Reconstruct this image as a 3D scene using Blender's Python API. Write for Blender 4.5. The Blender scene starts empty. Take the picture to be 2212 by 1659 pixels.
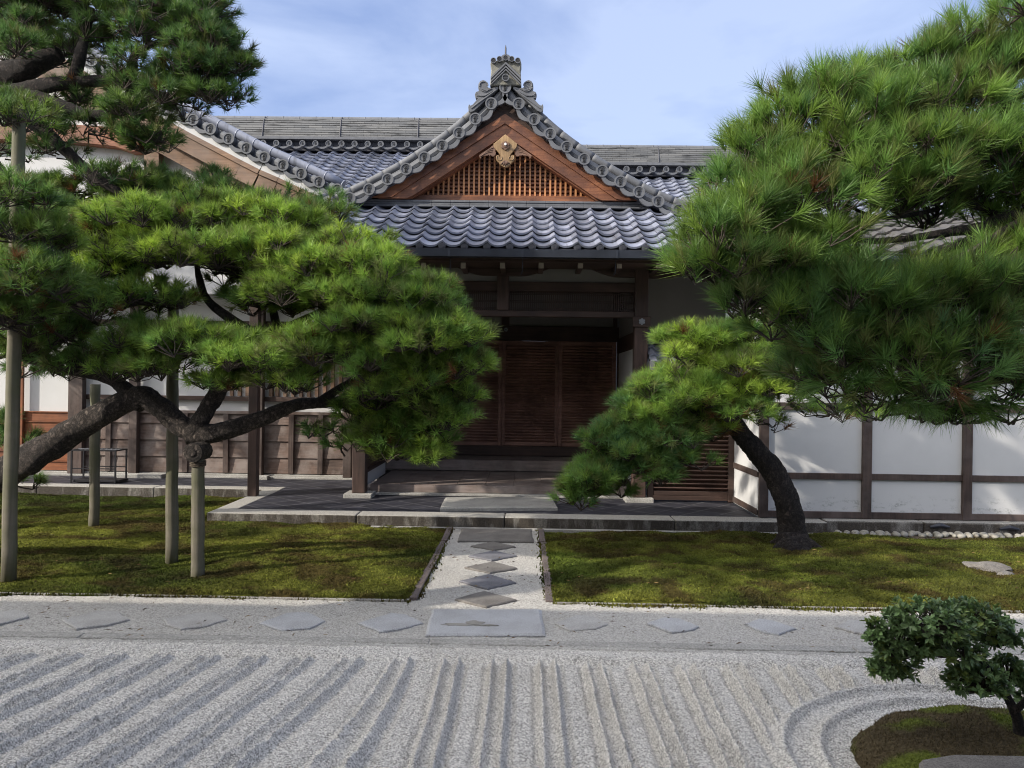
import bpy, math, random
import numpy as np
from mathutils import Vector, Matrix, noise as mnoise

random.seed(7)
RNG = np.random.default_rng(11)
SC = bpy.context.scene
COL = SC.collection

# ------------------------------------------------------------------ camera
FPX, CXP, CYP = 1700.0, 1106.0, 829.5          # focal length and centre, in units of a 2212 px wide picture
CAM = Vector((0, 0, 1.8))
ROLL = 0.0138
F = Vector((-24 / FPX, 1, -1.5 / FPX)).normalized()
R0 = F.cross(Vector((0, 0, 1))).normalized()
U0 = R0.cross(F)
RR = R0 * math.cos(ROLL) + U0 * math.sin(ROLL)
UU = U0 * math.cos(ROLL) - R0 * math.sin(ROLL)
cam_d = bpy.data.cameras.new("camera")
cam = bpy.data.objects.new("camera", cam_d)
COL.objects.link(cam)
cam.matrix_world = Matrix(((RR.x, UU.x, -F.x, CAM.x), (RR.y, UU.y, -F.y, CAM.y), (RR.z, UU.z, -F.z, CAM.z), (0, 0, 0, 1)))
cam_d.sensor_fit = 'HORIZONTAL'
cam_d.sensor_width = 36.0
cam_d.lens = 36.0 * FPX / 2212.0
cam_d.clip_end = 3000
cam_d.clip_start = 0.05
SC.camera = cam

# ------------------------------------------------------------------ light
SUN_EL = math.radians(29)
SUN_H = Vector((-0.876, -0.482, 0)).normalized()
TO_SUN = Vector((SUN_H.x * math.cos(SUN_EL), SUN_H.y * math.cos(SUN_EL), math.sin(SUN_EL)))
sun_d = bpy.data.lights.new("sun", 'SUN')
sun_d.energy = 2.3
sun_d.angle = math.radians(0.5)
sun_d.color = (1.0, 0.92, 0.80)
sun = bpy.data.objects.new("sun", sun_d)
COL.objects.link(sun)
sun.location = (-15, -8, 20)
sun.rotation_euler = (-TO_SUN).to_track_quat('-Z', 'Y').to_euler()

W = bpy.data.worlds.new("World")
SC.world = W
W.use_nodes = True
nt = W.node_tree
nt.nodes.clear()
n_out = nt.nodes.new('ShaderNodeOutputWorld')
n_bg = nt.nodes.new('ShaderNodeBackground')
n_sky = nt.nodes.new('ShaderNodeTexSky')
n_sky.sky_type = 'NISHITA'
n_sky.sun_disc = False
n_sky.sun_elevation = SUN_EL
n_sky.sun_rotation = math.atan2(SUN_H.x, SUN_H.y)
n_sky.air_density = 1.0
n_sky.dust_density = 0.6
n_sky.ozone_density = 2.0
n_bg.inputs['Strength'].default_value = 0.15
n_tc = nt.nodes.new('ShaderNodeTexCoord')
n_map = nt.nodes.new('ShaderNodeMapping')
n_map.inputs['Scale'].default_value = (1.6, 1.0, 4.2)
n_map.inputs['Rotation'].default_value = (0, 0.35, 0.3)
n_map.inputs['Location'].default_value = (0.35, 0.1, 0.2)
n_noise = nt.nodes.new('ShaderNodeTexNoise')
n_noise.inputs['Scale'].default_value = 2.1
n_noise.inputs['Detail'].default_value = 7
n_noise.inputs['Roughness'].default_value = 0.52
n_noise.inputs['Distortion'].default_value = 0.3
n_ramp = nt.nodes.new('ShaderNodeValToRGB')
n_ramp.color_ramp.elements[0].position = 0.40
n_ramp.color_ramp.elements[0].color = (0.96, 1.27, 2.20, 1)
n_ramp.color_ramp.elements[1].position = 0.64
n_ramp.color_ramp.elements[1].color = (1.72, 2.02, 2.85, 1)
n_mix = nt.nodes.new('ShaderNodeMixRGB')
n_mix.inputs['Fac'].default_value = 0.85
nt.links.new(n_tc.outputs['Generated'], n_map.inputs['Vector'])
nt.links.new(n_map.outputs[0], n_noise.inputs['Vector'])
nt.links.new(n_noise.outputs['Fac'], n_ramp.inputs['Fac'])
nt.links.new(n_ramp.outputs['Color'], n_mix.inputs['Color2'])
nt.links.new(n_sky.outputs[0], n_mix.inputs['Color1'])
# bright sky patch added out of view, upper left, for soft fill light
n_sep = nt.nodes.new('ShaderNodeVectorMath')
n_sep.operation = 'DOT_PRODUCT'
n_sep.inputs[1].default_value = Vector((-0.66, -0.26, 0.70)).normalized()
n_zen = nt.nodes.new('ShaderNodeMapRange')
n_zen.interpolation_type = 'SMOOTHSTEP'
n_zen.inputs['From Min'].default_value = 0.36
n_zen.inputs['From Max'].default_value = 0.86
n_mix2 = nt.nodes.new('ShaderNodeMixRGB')
n_mix2.inputs['Color2'].default_value = (8.4, 8.25, 8.2, 1)
nt.links.new(n_tc.outputs['Generated'], n_sep.inputs[0])
nt.links.new(n_sep.outputs['Value'], n_zen.inputs['Value'])
nt.links.new(n_zen.outputs[0], n_mix2.inputs['Fac'])
nt.links.new(n_mix.outputs[0], n_mix2.inputs['Color1'])
nt.links.new(n_mix2.outputs[0], n_bg.inputs['Color'])
nt.links.new(n_bg.outputs[0], n_out.inputs['Surface'])

SC.view_settings.view_transform = 'Standard'
SC.view_settings.look = 'None'
SC.view_settings.exposure = 1.2
SC.view_settings.gamma = 1.0
SC.render.engine = 'CYCLES'
SC.cycles.max_bounces = 7
SC.cycles.diffuse_bounces = 4
SC.cycles.transmission_bounces = 4
SC.cycles.filter_width = 1.05
SC.cycles.use_denoising = True
SC.cycles.denoiser = 'OPENIMAGEDENOISE'
SC.cycles.denoising_input_passes = 'RGB_ALBEDO_NORMAL'
SC.cycles.denoising_prefilter = 'ACCURATE'

# ------------------------------------------------------------------ helpers
def P(px, py, Y):
    """World point at depth Y seen at pixel (px, py) of the 2212 x 1659 picture."""
    d = F + RR * ((px - CXP) / FPX) + UU * ((CYP - py) / FPX)
    return CAM + d * ((Y - CAM.y) / d.y)

def G(px, py, z=0.0):
    """World point on the level z."""
    d = F + RR * ((px - CXP) / FPX) + UU * ((CYP - py) / FPX)
    return CAM + d * ((z - CAM.z) / d.z)

def X(px, py, Y): return P(px, py, Y).x
def Z(px, py, Y): return P(px, py, Y).z

class MB:
    def __init__(s):
        s.v, s.f, s.m = [], [], []
    def add(s, vs, fs, mat=0):
        b = len(s.v)
        s.v.extend([tuple(p) for p in vs])
        s.f.extend([tuple(i + b for i in q) for q in fs])
        s.m.extend([mat] * len(fs))
        return s
    def box(s, x0, x1, y0, y1, z0, z1, mat=0):
        if x0 > x1: x0, x1 = x1, x0
        if y0 > y1: y0, y1 = y1, y0
        if z0 > z1: z0, z1 = z1, z0
        vs = [(x0, y0, z0), (x1, y0, z0), (x1, y1, z0), (x0, y1, z0), (x0, y0, z1), (x1, y0, z1), (x1, y1, z1), (x0, y1, z1)]
        return s.add(vs, [(0, 3, 2, 1), (4, 5, 6, 7), (0, 1, 5, 4), (1, 2, 6, 5), (2, 3, 7, 6), (3, 0, 4, 7)], mat)
    def obox(s, c, ax, ay, az, mat=0):
        c, ax, ay, az = Vector(c), Vector(ax), Vector(ay), Vector(az)
        vs = [c + ax * i + ay * j + az * k for k in (-1, 1) for i, j in ((-1, -1), (1, -1), (1, 1), (-1, 1))]
        return s.add(vs, [(0, 3, 2, 1), (4, 5, 6, 7), (0, 1, 5, 4), (1, 2, 6, 5), (2, 3, 7, 6), (3, 0, 4, 7)], mat)
    def prism_xz(s, poly, y0, y1, mat=0):
        n = len(poly)
        vs = [(x, y0, z) for x, z in poly] + [(x, y1, z) for x, z in poly]
        fs = [tuple(range(n)), tuple(range(2 * n - 1, n - 1, -1))] + [(i, i + n, (i + 1) % n + n, (i + 1) % n) for i in range(n)]
        return s.add(vs, fs, mat)
    def prism_xy(s, poly, z0, z1, mat=0, inset=0.0, bev=0.0):
        n = len(poly)
        cx = sum(p[0] for p in poly) / n; cy = sum(p[1] for p in poly) / n
        vs = [(x, y, z0) for x, y in poly] + [(x, y, z1 - bev) for x, y in poly]
        fs = [(i, (i + 1) % n, (i + 1) % n + n, i + n) for i in range(n)]
        if bev:
            vs += [(x + (cx - x) * inset, y + (cy - y) * inset, z1) for x, y in poly]
            fs += [(i + n, (i + 1) % n + n, (i + 1) % n + 2 * n, i + 2 * n) for i in range(n)]
            fs.append(tuple(range(2 * n, 3 * n)))
        else:
            fs.append(tuple(range(n, 2 * n)))
        fs.append(tuple(range(n - 1, -1, -1)))
        return s.add(vs, fs, mat)
    def tube(s, pts, rad, n=10, mat=0, cap=True, jit=0.0, half=False):
        pts = [Vector(p) for p in pts]
        if not hasattr(rad, '__len__'): rad = [rad] * len(pts)
        vs, fs = [], []
        T0 = (pts[1] - pts[0]).normalized()
        ref = Vector((0, 0, 1)) if abs(T0.z) < 0.9 else Vector((1, 0, 0))
        u = T0.cross(ref).normalized()
        for i, p in enumerate(pts):
            T = (pts[min(i + 1, len(pts) - 1)] - pts[max(i - 1, 0)]).normalized()
            u = (u - T * u.dot(T)).normalized()
            w = T.cross(u)
            for k in range(n):
                a = 2 * math.pi * k / n
                r = rad[i] * (1 + (random.uniform(-jit, jit) if jit else 0))
                vs.append(p + (u * math.cos(a) + w * math.sin(a)) * r)
        for i in range(len(pts) - 1):
            for k in range(n):
                a, b = i * n + k, i * n + (k + 1) % n
                fs.append((a, b, b + n, a + n))
        if cap:
            fs.append(tuple(range(n - 1, -1, -1)))
            e = (len(pts) - 1) * n
            fs.append(tuple(range(e, e + n)))
        return s.add(vs, fs, mat)
    def cyl_y(s, x, z, y0, y1, r, n=20, mat=0, r1=None):
        return s.tube([(x, y0, z), (x, y1, z)], [r, r1 if r1 is not None else r], n, mat)

def catmull(pts, k=6):
    pts = [Vector(p) for p in pts]
    q = [pts[0] * 2 - pts[1]] + pts + [pts[-1] * 2 - pts[-2]]
    out = []
    for i in range(1, len(q) - 2):
        a, b, c, d = q[i - 1], q[i], q[i + 1], q[i + 2]
        for j in range(k):
            t = j / k
            out.append(0.5 * ((2 * b) + (c - a) * t + (2 * a - 5 * b + 4 * c - d) * t * t + (3 * b - a - 3 * c + d) * t ** 3))
    out.append(pts[-1])
    return out

def wloc(o):
    v = Vector((0, 0, 0))
    while o is not None:
        v += o.location; o = o.parent
    return v

def obj(name, mb, mats, parent=None, smooth=False, bevel=0.0, seg=1, kind=None, label=None, attr=None, loc=None):
    me = bpy.data.meshes.new(name)
    off = wloc(parent) if parent is not None else Vector((0, 0, 0))
    if loc is not None: off = Vector(loc)
    if isinstance(mb, MB):
        me.from_pydata([(x - off.x, y - off.y, z - off.z) for x, y, z in mb.v], [], mb.f)
        if any(mb.m): me.polygons.foreach_set('material_index', mb.m)
    else:
        v, f = mb
        v = v - np.array(off)[None, :]
        nf, k = f.shape
        me.vertices.add(len(v)); me.vertices.foreach_set('co', v.astype(np.float32).ravel())
        me.loops.add(nf * k); me.loops.foreach_set('vertex_index', f.astype(np.int32).ravel())
        me.polygons.add(nf)
        me.polygons.foreach_set('loop_start', np.arange(0, nf * k, k, dtype=np.int32))
        me.polygons.foreach_set('loop_total', np.full(nf, k, dtype=np.int32))
        me.update(calc_edges=True)
    if attr is not None:
        a = me.attributes.new('tint', 'FLOAT_COLOR', 'POINT')
        a.data.foreach_set('color', np.asarray(attr, dtype=np.float32).ravel())
    if smooth: me.polygons.foreach_set('use_smooth', [p.loop_total <= 4 for p in me.polygons])
    for m in (mats if isinstance(mats, (list, tuple)) else [mats]): me.materials.append(m)
    me.update()
    o = bpy.data.objects.new(name, me)
    COL.objects.link(o)
    if parent is not None: o.parent = parent
    if loc is not None:
        o.location = Vector(loc) - (wloc(parent) if parent is not None else Vector((0, 0, 0)))
    if bevel:
        b = o.modifiers.new('bevel', 'BEVEL'); b.width = bevel; b.segments = seg; b.limit_method = 'ANGLE'; b.angle_limit = 0.6
    if kind: o['kind'] = kind
    if label: o['label'] = label
    return o

def thing(name, label, cat, loc, group=None):
    o = bpy.data.objects.new(name, None)
    COL.objects.link(o); o.location = loc
    o.empty_display_size = 0.2
    tag(o, label, cat, group)
    return o

def tag(o, label, cat, group=None):
    o['label'] = label; o['category'] = cat
    if group: o['group'] = group
    return o

def vnoise(x, y, seed=0):
    """Smooth 2-D value noise in -1..1."""
    r = np.random.default_rng(seed).uniform(-1, 1, (256, 256))
    xi, yi = np.floor(x).astype(int), np.floor(y).astype(int)
    fx, fy = x - xi, y - yi
    fx, fy = fx * fx * (3 - 2 * fx), fy * fy * (3 - 2 * fy)
    a, b = r[xi % 256, yi % 256], r[(xi + 1) % 256, yi % 256]
    c, d = r[xi % 256, (yi + 1) % 256], r[(xi + 1) % 256, (yi + 1) % 256]
    return (a * (1 - fx) + b * fx) * (1 - fy) + (c * (1 - fx) + d * fx) * fy

def fbm(x, y, seed=0, oct=4):
    s, a = np.zeros_like(x), 1.0
    for k in range(oct):
        s += a * vnoise(x * 2 ** k, y * 2 ** k, seed + k); a *= 0.5
    return s

# ------------------------------------------------------------------ materials
class NT:
    def __init__(s, name):
        s.m = bpy.data.materials.new(name); s.m.use_nodes = True
        s.t = s.m.node_tree; s.t.nodes.clear()
        s.out = s.n('OutputMaterial'); s.b = s.n('BsdfPrincipled')
        s.l(s.b, 0, s.out, 'Surface')
    def n(s, k, **kw):
        q = s.t.nodes.new('ShaderNode' + k)
        for a, v in kw.items():
            if a in q.inputs.keys(): q.inputs[a].default_value = v
            else: setattr(q, a, v)
        return q
    def l(s, a, ao, b, bi): s.t.links.new(a.outputs[ao], b.inputs[bi])
    def coord(s, scale=(1, 1, 1), rot=(0, 0, 0)):
        tc = s.n('TexCoord'); mp = s.n('Mapping')
        mp.inputs['Scale'].default_value = scale; mp.inputs['Rotation'].default_value = rot
        s.l(tc, 'Object', mp, 'Vector')
        return mp
    def noise(s, mp, scale, detail=4, rough=0.55, dist=0.0):
        q = s.n('TexNoise'); q.inputs['Scale'].default_value = scale; q.inputs['Detail'].default_value = detail
        q.inputs['Roughness'].default_value = rough; q.inputs['Distortion'].default_value = dist
        s.l(mp, 0, q, 'Vector'); return q
    def ramp(s, src, so, stops):
        r = s.n('ValToRGB'); e = r.color_ramp.elements
        while len(e) < len(stops): e.new(0.5)
        for i, (p, c) in enumerate(stops):
            e[i].position = p
            e[i].color = (c, c, c, 1) if not hasattr(c, '__len__') else (*c, 1)
        s.l(src, so, r, 'Fac'); return r
    def mix(s, a, b, fac, mode='MIX'):
        q = s.n('MixRGB'); q.blend_type = mode
        for nm, v in (('Color1', a), ('Color2', b), ('Fac', fac)):
            if isinstance(v, tuple) and len(v) == 2 and hasattr(v[0], 'outputs'): s.l(v[0], v[1], q, nm)
            elif hasattr(v, 'outputs'): s.l(v, 0, q, nm)
            elif nm == 'Fac': q.inputs[nm].default_value = v
            else: q.inputs[nm].default_value = (*v, 1)
        return q
    def bump(s, src, so, strength=0.3, dist=0.01):
        b = s.n('Bump'); b.inputs['Strength'].default_value = strength; b.inputs['Distance'].default_value = dist
        s.l(src, so, b, 'Height'); s.l(b, 0, s.b, 'Normal'); return b
    def color(s, a, ao=0): s.l(a, ao, s.b, 'Base Color')
    def set(s, **kw):
        for k, v in kw.items(): s.b.inputs[k.replace('_', ' ')].default_value = v

def wood(name, dark, light, axis='x', rough=0.65, grey=None, greyamt=0.0, scale=1.0):
    k = NT(name)
    sc = {'x': (0.5, 9, 9), 'y': (9, 0.5, 9), 'z': (9, 9, 0.5)}[axis]
    mp = k.coord(tuple(v * scale for v in sc))
    n1 = k.noise(mp, 3.0, 6, 0.65, 0.6)
    r = k.ramp(n1, 'Fac', [(0.3, dark), (0.7, light)])
    mp2 = k.coord((1, 1, 1))
    n2 = k.noise(mp2, 1.7, 4, 0.6)
    r2 = k.ramp(n2, 'Fac', [(0.35, 0.55), (0.65, 1.12)])
    c = k.mix(r, r2, 1.0, 'MULTIPLY')
    if grey is not None:
        n3 = k.noise(mp2, 2.6, 5, 0.65)
        r3 = k.ramp(n3, 'Fac', [(0.42, 0.0), (0.66, greyamt)])
        c = k.mix(c, grey, r3)
    k.color(c); k.set(Roughness=rough)
    k.bump(n1, 'Fac', 0.25, 0.01)
    return k.m

def plain(name, col, rough=0.6, metal=0.0, var=0.15, scale=6.0, bump=0.1):
    k = NT(name); mp = k.coord()
    n = k.noise(mp, scale, 5, 0.6)
    lo = tuple(c * (1 - var) for c in col); hi = tuple(min(1, c * (1 + var)) for c in col)
    k.color(k.ramp(n, 'Fac', [(0.3, lo), (0.7, hi)])); k.set(Roughness=rough, Metallic=metal)
    n2 = k.noise(mp, scale * 12, 3)
    if bump: k.bump(n2, 'Fac', bump, 0.004)
    return k.m

def stone(name, base, dark, scale=1.0, stain=0.5, rough=0.85, bump=0.5):
    k = NT(name); mp = k.coord()
    n1 = k.noise(mp, 2.2 * scale, 6, 0.7); n2 = k.noise(mp, 90 * scale, 2, 0.6)
    r1 = k.ramp(n1, 'Fac', [(0.42, 0.0), (0.66, stain)])
    c = k.mix(base, dark, r1)
    r2 = k.ramp(n2, 'Fac', [(0.35, 0.62), (0.65, 1.25)])
    c = k.mix(c, r2, 1.0, 'MULTIPLY')
    k.color(c); k.set(Roughness=rough); k.bump(n2, 'Fac', bump, 0.006)
    return k.m

def tile_mat(name, base, rough=0.42):
    k = NT(name)
    at = k.n('Attribute'); at.attribute_name = 'tint'
    mp = k.coord(); n = k.noise(mp, 3.5, 6, 0.65); n2 = k.noise(mp, 40, 3)
    c = k.mix(tuple(v * 0.62 for v in base), tuple(v * 1.25 for v in base), (at, 'Fac'))
    r = k.ramp(n, 'Fac', [(0.3, 0.72), (0.7, 1.15)])
    c = k.mix(c, r, 1.0, 'MULTIPLY')
    nl = k.noise(k.coord((1, 0.5, 0.5)), 9, 6, 0.72); rl = k.ramp(nl, 'Fac', [(0.58, 0.0), (0.70, 0.55)])
    c = k.mix(c, tuple(v * 0.35 + 0.16 for v in base), rl)
    ns = k.noise(k.coord((2.2, 0.4, 0.4)), 4, 5, 0.65); rs_ = k.ramp(ns, 'Fac', [(0.55, 0.0), (0.70, 0.6)])
    c = k.mix(c, (0.05, 0.05, 0.052), rs_)
    k.color(c); k.set(Roughness=rough, Metallic=0.12); k.bump(n2, 'Fac', 0.15, 0.003)
    return k.m

M = {}
M['wood_dark'] = wood('dark_timber_upright', (0.034, 0.019, 0.015), (0.092, 0.052, 0.040), 'z')
M['wood_dark_x'] = wood('dark_timber_level', (0.032, 0.018, 0.014), (0.085, 0.048, 0.037), 'x')
M['wood_door'] = wood('red_brown_door_timber', (0.22, 0.11, 0.082), (0.43, 0.235, 0.18), 'x')
M['wood_floor'] = wood('weathered_floor_plank', (0.13, 0.10, 0.088), (0.28, 0.22, 0.195), 'x', 0.5, (0.33, 0.29, 0.27), 0.5)
M['wood_wall'] = wood('weathered_wall_board', (0.085, 0.055, 0.044), (0.20, 0.135, 0.108), 'x', 0.75, (0.25, 0.21, 0.19), 0.85)
M['wood_post'] = wood('weathered_post', (0.036, 0.022, 0.018), (0.095, 0.060, 0.048), 'z', 0.7, (0.15, 0.12, 0.108), 0.5)
M['wood_post_x'] = wood('brown_louvre_timber', (0.055, 0.028, 0.021), (0.125, 0.068, 0.052), 'x')
M['wood_red'] = wood('orange_board', (0.16, 0.045, 0.014), (0.33, 0.11, 0.035), 'x', 0.6)
M['wood_red_z'] = wood('orange_post', (0.16, 0.045, 0.014), (0.33, 0.11, 0.035), 'z', 0.6)
M['wood_gable'] = wood('orange_gable_timber', (0.14, 0.047, 0.022), (0.345, 0.140, 0.062), 'x', 0.5, (0.09, 0.036, 0.022), 0.85)
M['wood_lattice'] = wood('orange_lattice_slat', (0.38, 0.15, 0.055), (0.68, 0.33, 0.14), 'z', 0.55)
M['wood_backing'] = wood('dark_lattice_backing', (0.16, 0.055, 0.028), (0.30, 0.115, 0.055), 'x', 0.6)
M['wood_carved'] = wood('pale_carved_timber', (0.27, 0.165, 0.075), (0.46, 0.30, 0.15), 'z', 0.5)
M['wood_carved_dark'] = wood('grey_brown_carved_timber', (0.12, 0.06, 0.04), (0.26, 0.15, 0.10), 'x', 0.6)
M['wood_tan'] = wood('tan_gable_board', (0.15, 0.085, 0.050), (0.30, 0.18, 0.110), 'x', 0.65, (0.20, 0.15, 0.12), 0.6)
M['tip'] = plain('pale_timber_end', (0.42, 0.37, 0.31), 0.7)
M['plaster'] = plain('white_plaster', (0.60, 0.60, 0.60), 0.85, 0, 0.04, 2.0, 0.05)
M['plaster_shade'] = plain('shade_toned_plaster', (0.21, 0.20, 0.19), 0.9, 0, 0.08, 2.0, 0.05)  # plaster colour darkened to imitate shade under the eaves
M['tile'] = tile_mat('silver_grey_roof_tile', (0.255, 0.275, 0.345), 0.38)
M['tile_old'] = tile_mat('weathered_dark_roof_tile', (0.085, 0.08, 0.078), 0.8)
M['tile_rim'] = plain('grey_clay_end_tile', (0.115, 0.12, 0.132), 0.6, 0.0, 0.2, 8.0)
M['tile_dark'] = plain('dark_clay_tile', (0.045, 0.047, 0.06), 0.6, 0.0, 0.2)
M['glyph'] = plain('dark_relief_mark', (0.035, 0.037, 0.042), 0.7)
M['mortar'] = stone('weathered_roof_mortar', (0.24, 0.235, 0.20), (0.10, 0.098, 0.085), 2.0, 0.8)
M['gutter'] = plain('dark_metal_gutter', (0.040, 0.045, 0.058), 0.38, 0.5, 0.3, 3.0)
M['iron'] = plain('black_iron', (0.03, 0.03, 0.035), 0.45, 0.6)
M['steel'] = plain('bare_steel', (0.30, 0.31, 0.34), 0.4, 0.8)
M['white'] = plain('white_paint', (0.85, 0.85, 0.85), 0.4, 0, 0.02)
M['granite'] = stone('kerb_granite', (0.31, 0.30, 0.28), (0.14, 0.13, 0.115), 1.0, 0.8)
M['granite_pale'] = stone('pale_granite', (0.36, 0.35, 0.325), (0.22, 0.21, 0.195), 1.0, 0.6)
M['stone_blue'] = stone('blue_grey_flagstone', (0.425, 0.43, 0.445), (0.33, 0.33, 0.335), 1.5, 0.8)
M['stone_grey'] = stone('grey_flagstone', (0.42, 0.41, 0.395), (0.30, 0.29, 0.275), 1.5, 0.8)
M['path_blue'] = stone('worn_blue_path_stone', (0.17, 0.17, 0.19), (0.11, 0.11, 0.12), 1.5, 0.8)
M['path_grey'] = stone('worn_brown_path_stone', (0.18, 0.168, 0.155), (0.10, 0.09, 0.085), 1.5, 0.8)
M['stone_dark'] = stone('dark_edging_stone', (0.15, 0.12, 0.115), (0.07, 0.055, 0.055), 1.5, 0.8)
M['pebble'] = plain('white_pebble', (0.30, 0.285, 0.25), 0.7, 0, 0.3, 5)

def kerb_face():
    k = NT('stained_kerb_granite'); mp = k.coord((1.2, 1, 0.35)); mp2 = k.coord()
    n1 = k.noise(mp, 4.0, 7, 0.7, 0.4); n2 = k.noise(mp2, 80, 2)
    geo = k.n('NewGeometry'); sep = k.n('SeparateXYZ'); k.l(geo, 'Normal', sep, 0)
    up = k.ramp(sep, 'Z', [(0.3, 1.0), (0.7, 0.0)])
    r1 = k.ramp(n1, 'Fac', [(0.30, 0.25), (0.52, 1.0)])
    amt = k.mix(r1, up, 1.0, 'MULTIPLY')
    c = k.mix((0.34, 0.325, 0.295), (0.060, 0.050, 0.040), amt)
    r2 = k.ramp(n2, 'Fac', [(0.35, 0.6), (0.65, 1.3)])
    k.color(k.mix(c, r2, 1.0, 'MULTIPLY')); k.set(Roughness=0.88); k.bump(n2, 'Fac', 0.6, 0.008)
    return k.m
M['kerb'] = kerb_face()

def slate():
    k = NT('dark_slate_paving'); mp = k.coord((1, 1, 1), (0, 0, math.radians(41)))
    br = k.n('TexBrick'); br.offset = 0.0
    br.inputs['Scale'].default_value = 1.0
    br.inputs['Brick Width'].default_value = 0.34; br.inputs['Row Height'].default_value = 0.34
    br.inputs['Mortar Size'].default_value = 0.007; br.inputs['Mortar Smooth'].default_value = 0.2
    br.inputs['Color1'].default_value = (0.022, 0.022, 0.030, 1); br.inputs['Color2'].default_value = (0.036, 0.036, 0.046, 1)
    br.inputs['Mortar'].default_value = (0.12, 0.12, 0.125, 1)
    k.l(mp, 0, br, 'Vector')
    n = k.noise(k.coord(), 5, 6, 0.65)
    r = k.ramp(n, 'Fac', [(0.3, 0.65), (0.72, 1.6)])
    k.color(k.mix((br, 'Color'), r, 1.0, 'MULTIPLY')); k.set(Roughness=0.62); k.b.inputs['Specular IOR Level'].default_value = 0.25
    k.bump(br, 'Fac', -0.3, 0.004)
    return k.m
M['slate'] = slate()

def gravel(name, lo, hi, scale, dirt=0.25):
    k = NT(name); mp = k.coord()
    v = k.n('TexVoronoi'); v.inputs['Scale'].default_value = scale; k.l(mp, 0, v, 'Vector')
    sep = k.n('SeparateColor'); k.l(v, 'Color', sep, 0)
    r = k.ramp(sep, 0, [(0.0, lo), (0.45, tuple((a + b) * 0.5 for a, b in zip(lo, hi))), (1.0, hi)])
    n = k.noise(mp, 1.3, 6, 0.6)
    rd = k.ramp(n, 'Fac', [(0.5, 0.0), (0.75, dirt)])
    c = k.mix(r, (0.30, 0.27, 0.22), rd)
    k.color(c); k.set(Roughness=0.9)
    inv = k.n('Math', operation='SUBTRACT'); inv.inputs[0].default_value = 1.0; k.l(v, 'Distance', inv, 1)
    k.bump(inv, 0, 0.6, 0.010)
    return k.m
M['gravel_front'] = gravel('raked_white_gravel', (0.20, 0.19, 0.172), (0.88, 0.845, 0.79), 150)
M['gravel_path'] = gravel('pale_path_gravel', (0.24, 0.23, 0.212), (0.57, 0.55, 0.515), 130, 0.25)

def attr_mat(name, rough=0.6, trans=0.35, spec=0.3):
    k = NT(name)
    at = k.n('Attribute'); at.attribute_name = 'tint'
    k.l(at, 'Color', k.b, 'Base Color'); k.set(Roughness=rough)
    k.b.inputs['Specular IOR Level'].default_value = spec
    if trans:
        tr = k.n('BsdfTranslucent'); k.l(at, 'Color', tr, 'Color')
        ms = k.n('MixShader'); ms.inputs[0].default_value = trans
        k.l(k.b, 0, ms, 1); k.l(tr, 0, ms, 2); k.l(ms, 0, k.out, 'Surface')
    return k.m
M['needle'] = attr_mat('pine_needle', 0.45, 0.40, 0.4)
M['leaf'] = attr_mat('shrub_leaf', 0.38, 0.2, 0.5)
M['moss_blade'] = attr_mat('moss_sprig', 0.9, 0.25, 0.1)

def moss_mat():
    k = NT('moss_ground')
    at = k.n('Attribute'); at.attribute_name = 'tint'
    mp = k.coord(); n = k.noise(mp, 60, 4, 0.7)
    r = k.ramp(n, 'Fac', [(0.3, 0.5), (0.7, 1.4)])
    k.color(k.mix((at, 'Color'), r, 1.0, 'MULTIPLY')); k.set(Roughness=1.0)
    k.b.inputs['Specular IOR Level'].default_value = 0.1
    k.bump(n, 'Fac', 1.0, 0.03)
    return k.m
M['moss'] = moss_mat()

def bark(name, dark, light, sc=1.0):
    k = NT(name); mp = k.coord((1, 1, 0.7))
    n = k.noise(mp, 14 * sc, 7, 0.75); nl = k.noise(mp, 3.5 * sc, 4, 0.6)
    add = k.mix((mp, 0), (n, 'Color'), 0.16)
    v = k.n('TexVoronoi'); v.feature = 'DISTANCE_TO_EDGE'; v.inputs['Scale'].default_value = 30 * sc; k.l(add, 0, v, 'Vector')
    r = k.ramp(v, 'Distance', [(0.0, tuple(c * 1.0 for c in dark)), (0.10, tuple((a + b) / 2 for a, b in zip(dark, light))), (0.35, light)])
    r2 = k.ramp(n, 'Fac', [(0.3, 0.4), (0.7, 1.35)]); r3 = k.ramp(nl, 'Fac', [(0.3, 0.6), (0.7, 1.2)])
    c = k.mix(r, r2, 1.0, 'MULTIPLY'); k.color(k.mix(c, r3, 1.0, 'MULTIPLY')); k.set(Roughness=0.95)
    rr = k.ramp(v, 'Distance', [(0.0, 0.0), (0.25, 1.0)])
    h = k.mix(rr, (n, 'Fac'), 0.55)
    k.bump(h, 0, 1.0, 0.035)
    return k.m
M['bark'] = bark('pine_bark', (0.026, 0.020, 0.017), (0.16, 0.128, 0.108))
M['bark_dark'] = bark('dark_pine_bark', (0.014, 0.011, 0.010), (0.080, 0.060, 0.053))
M['twig'] = plain('dry_twig', (0.055, 0.042, 0.034), 0.9)
M['pole'] = wood('peeled_support_pole', (0.11, 0.097, 0.072), (0.24, 0.215, 0.165), 'z', 0.8, (0.10, 0.11, 0.045), 0.7, 0.6)
M['soil'] = stone('dark_soil', (0.10, 0.075, 0.05), (0.05, 0.04, 0.03), 1.5, 0.8)
M['ground'] = stone('far_ground', (0.16, 0.15, 0.12), (0.10, 0.10, 0.08), 0.5, 0.6)

# ------------------------------------------------------------------ ground
g = MB(); g.add([(-900, -900, -0.06), (900, -900, -0.06), (900, 900, -0.06), (-900, 900, -0.06)], [(0, 1, 2, 3)])
obj('ground', g, M['ground'], kind='structure')

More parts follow.
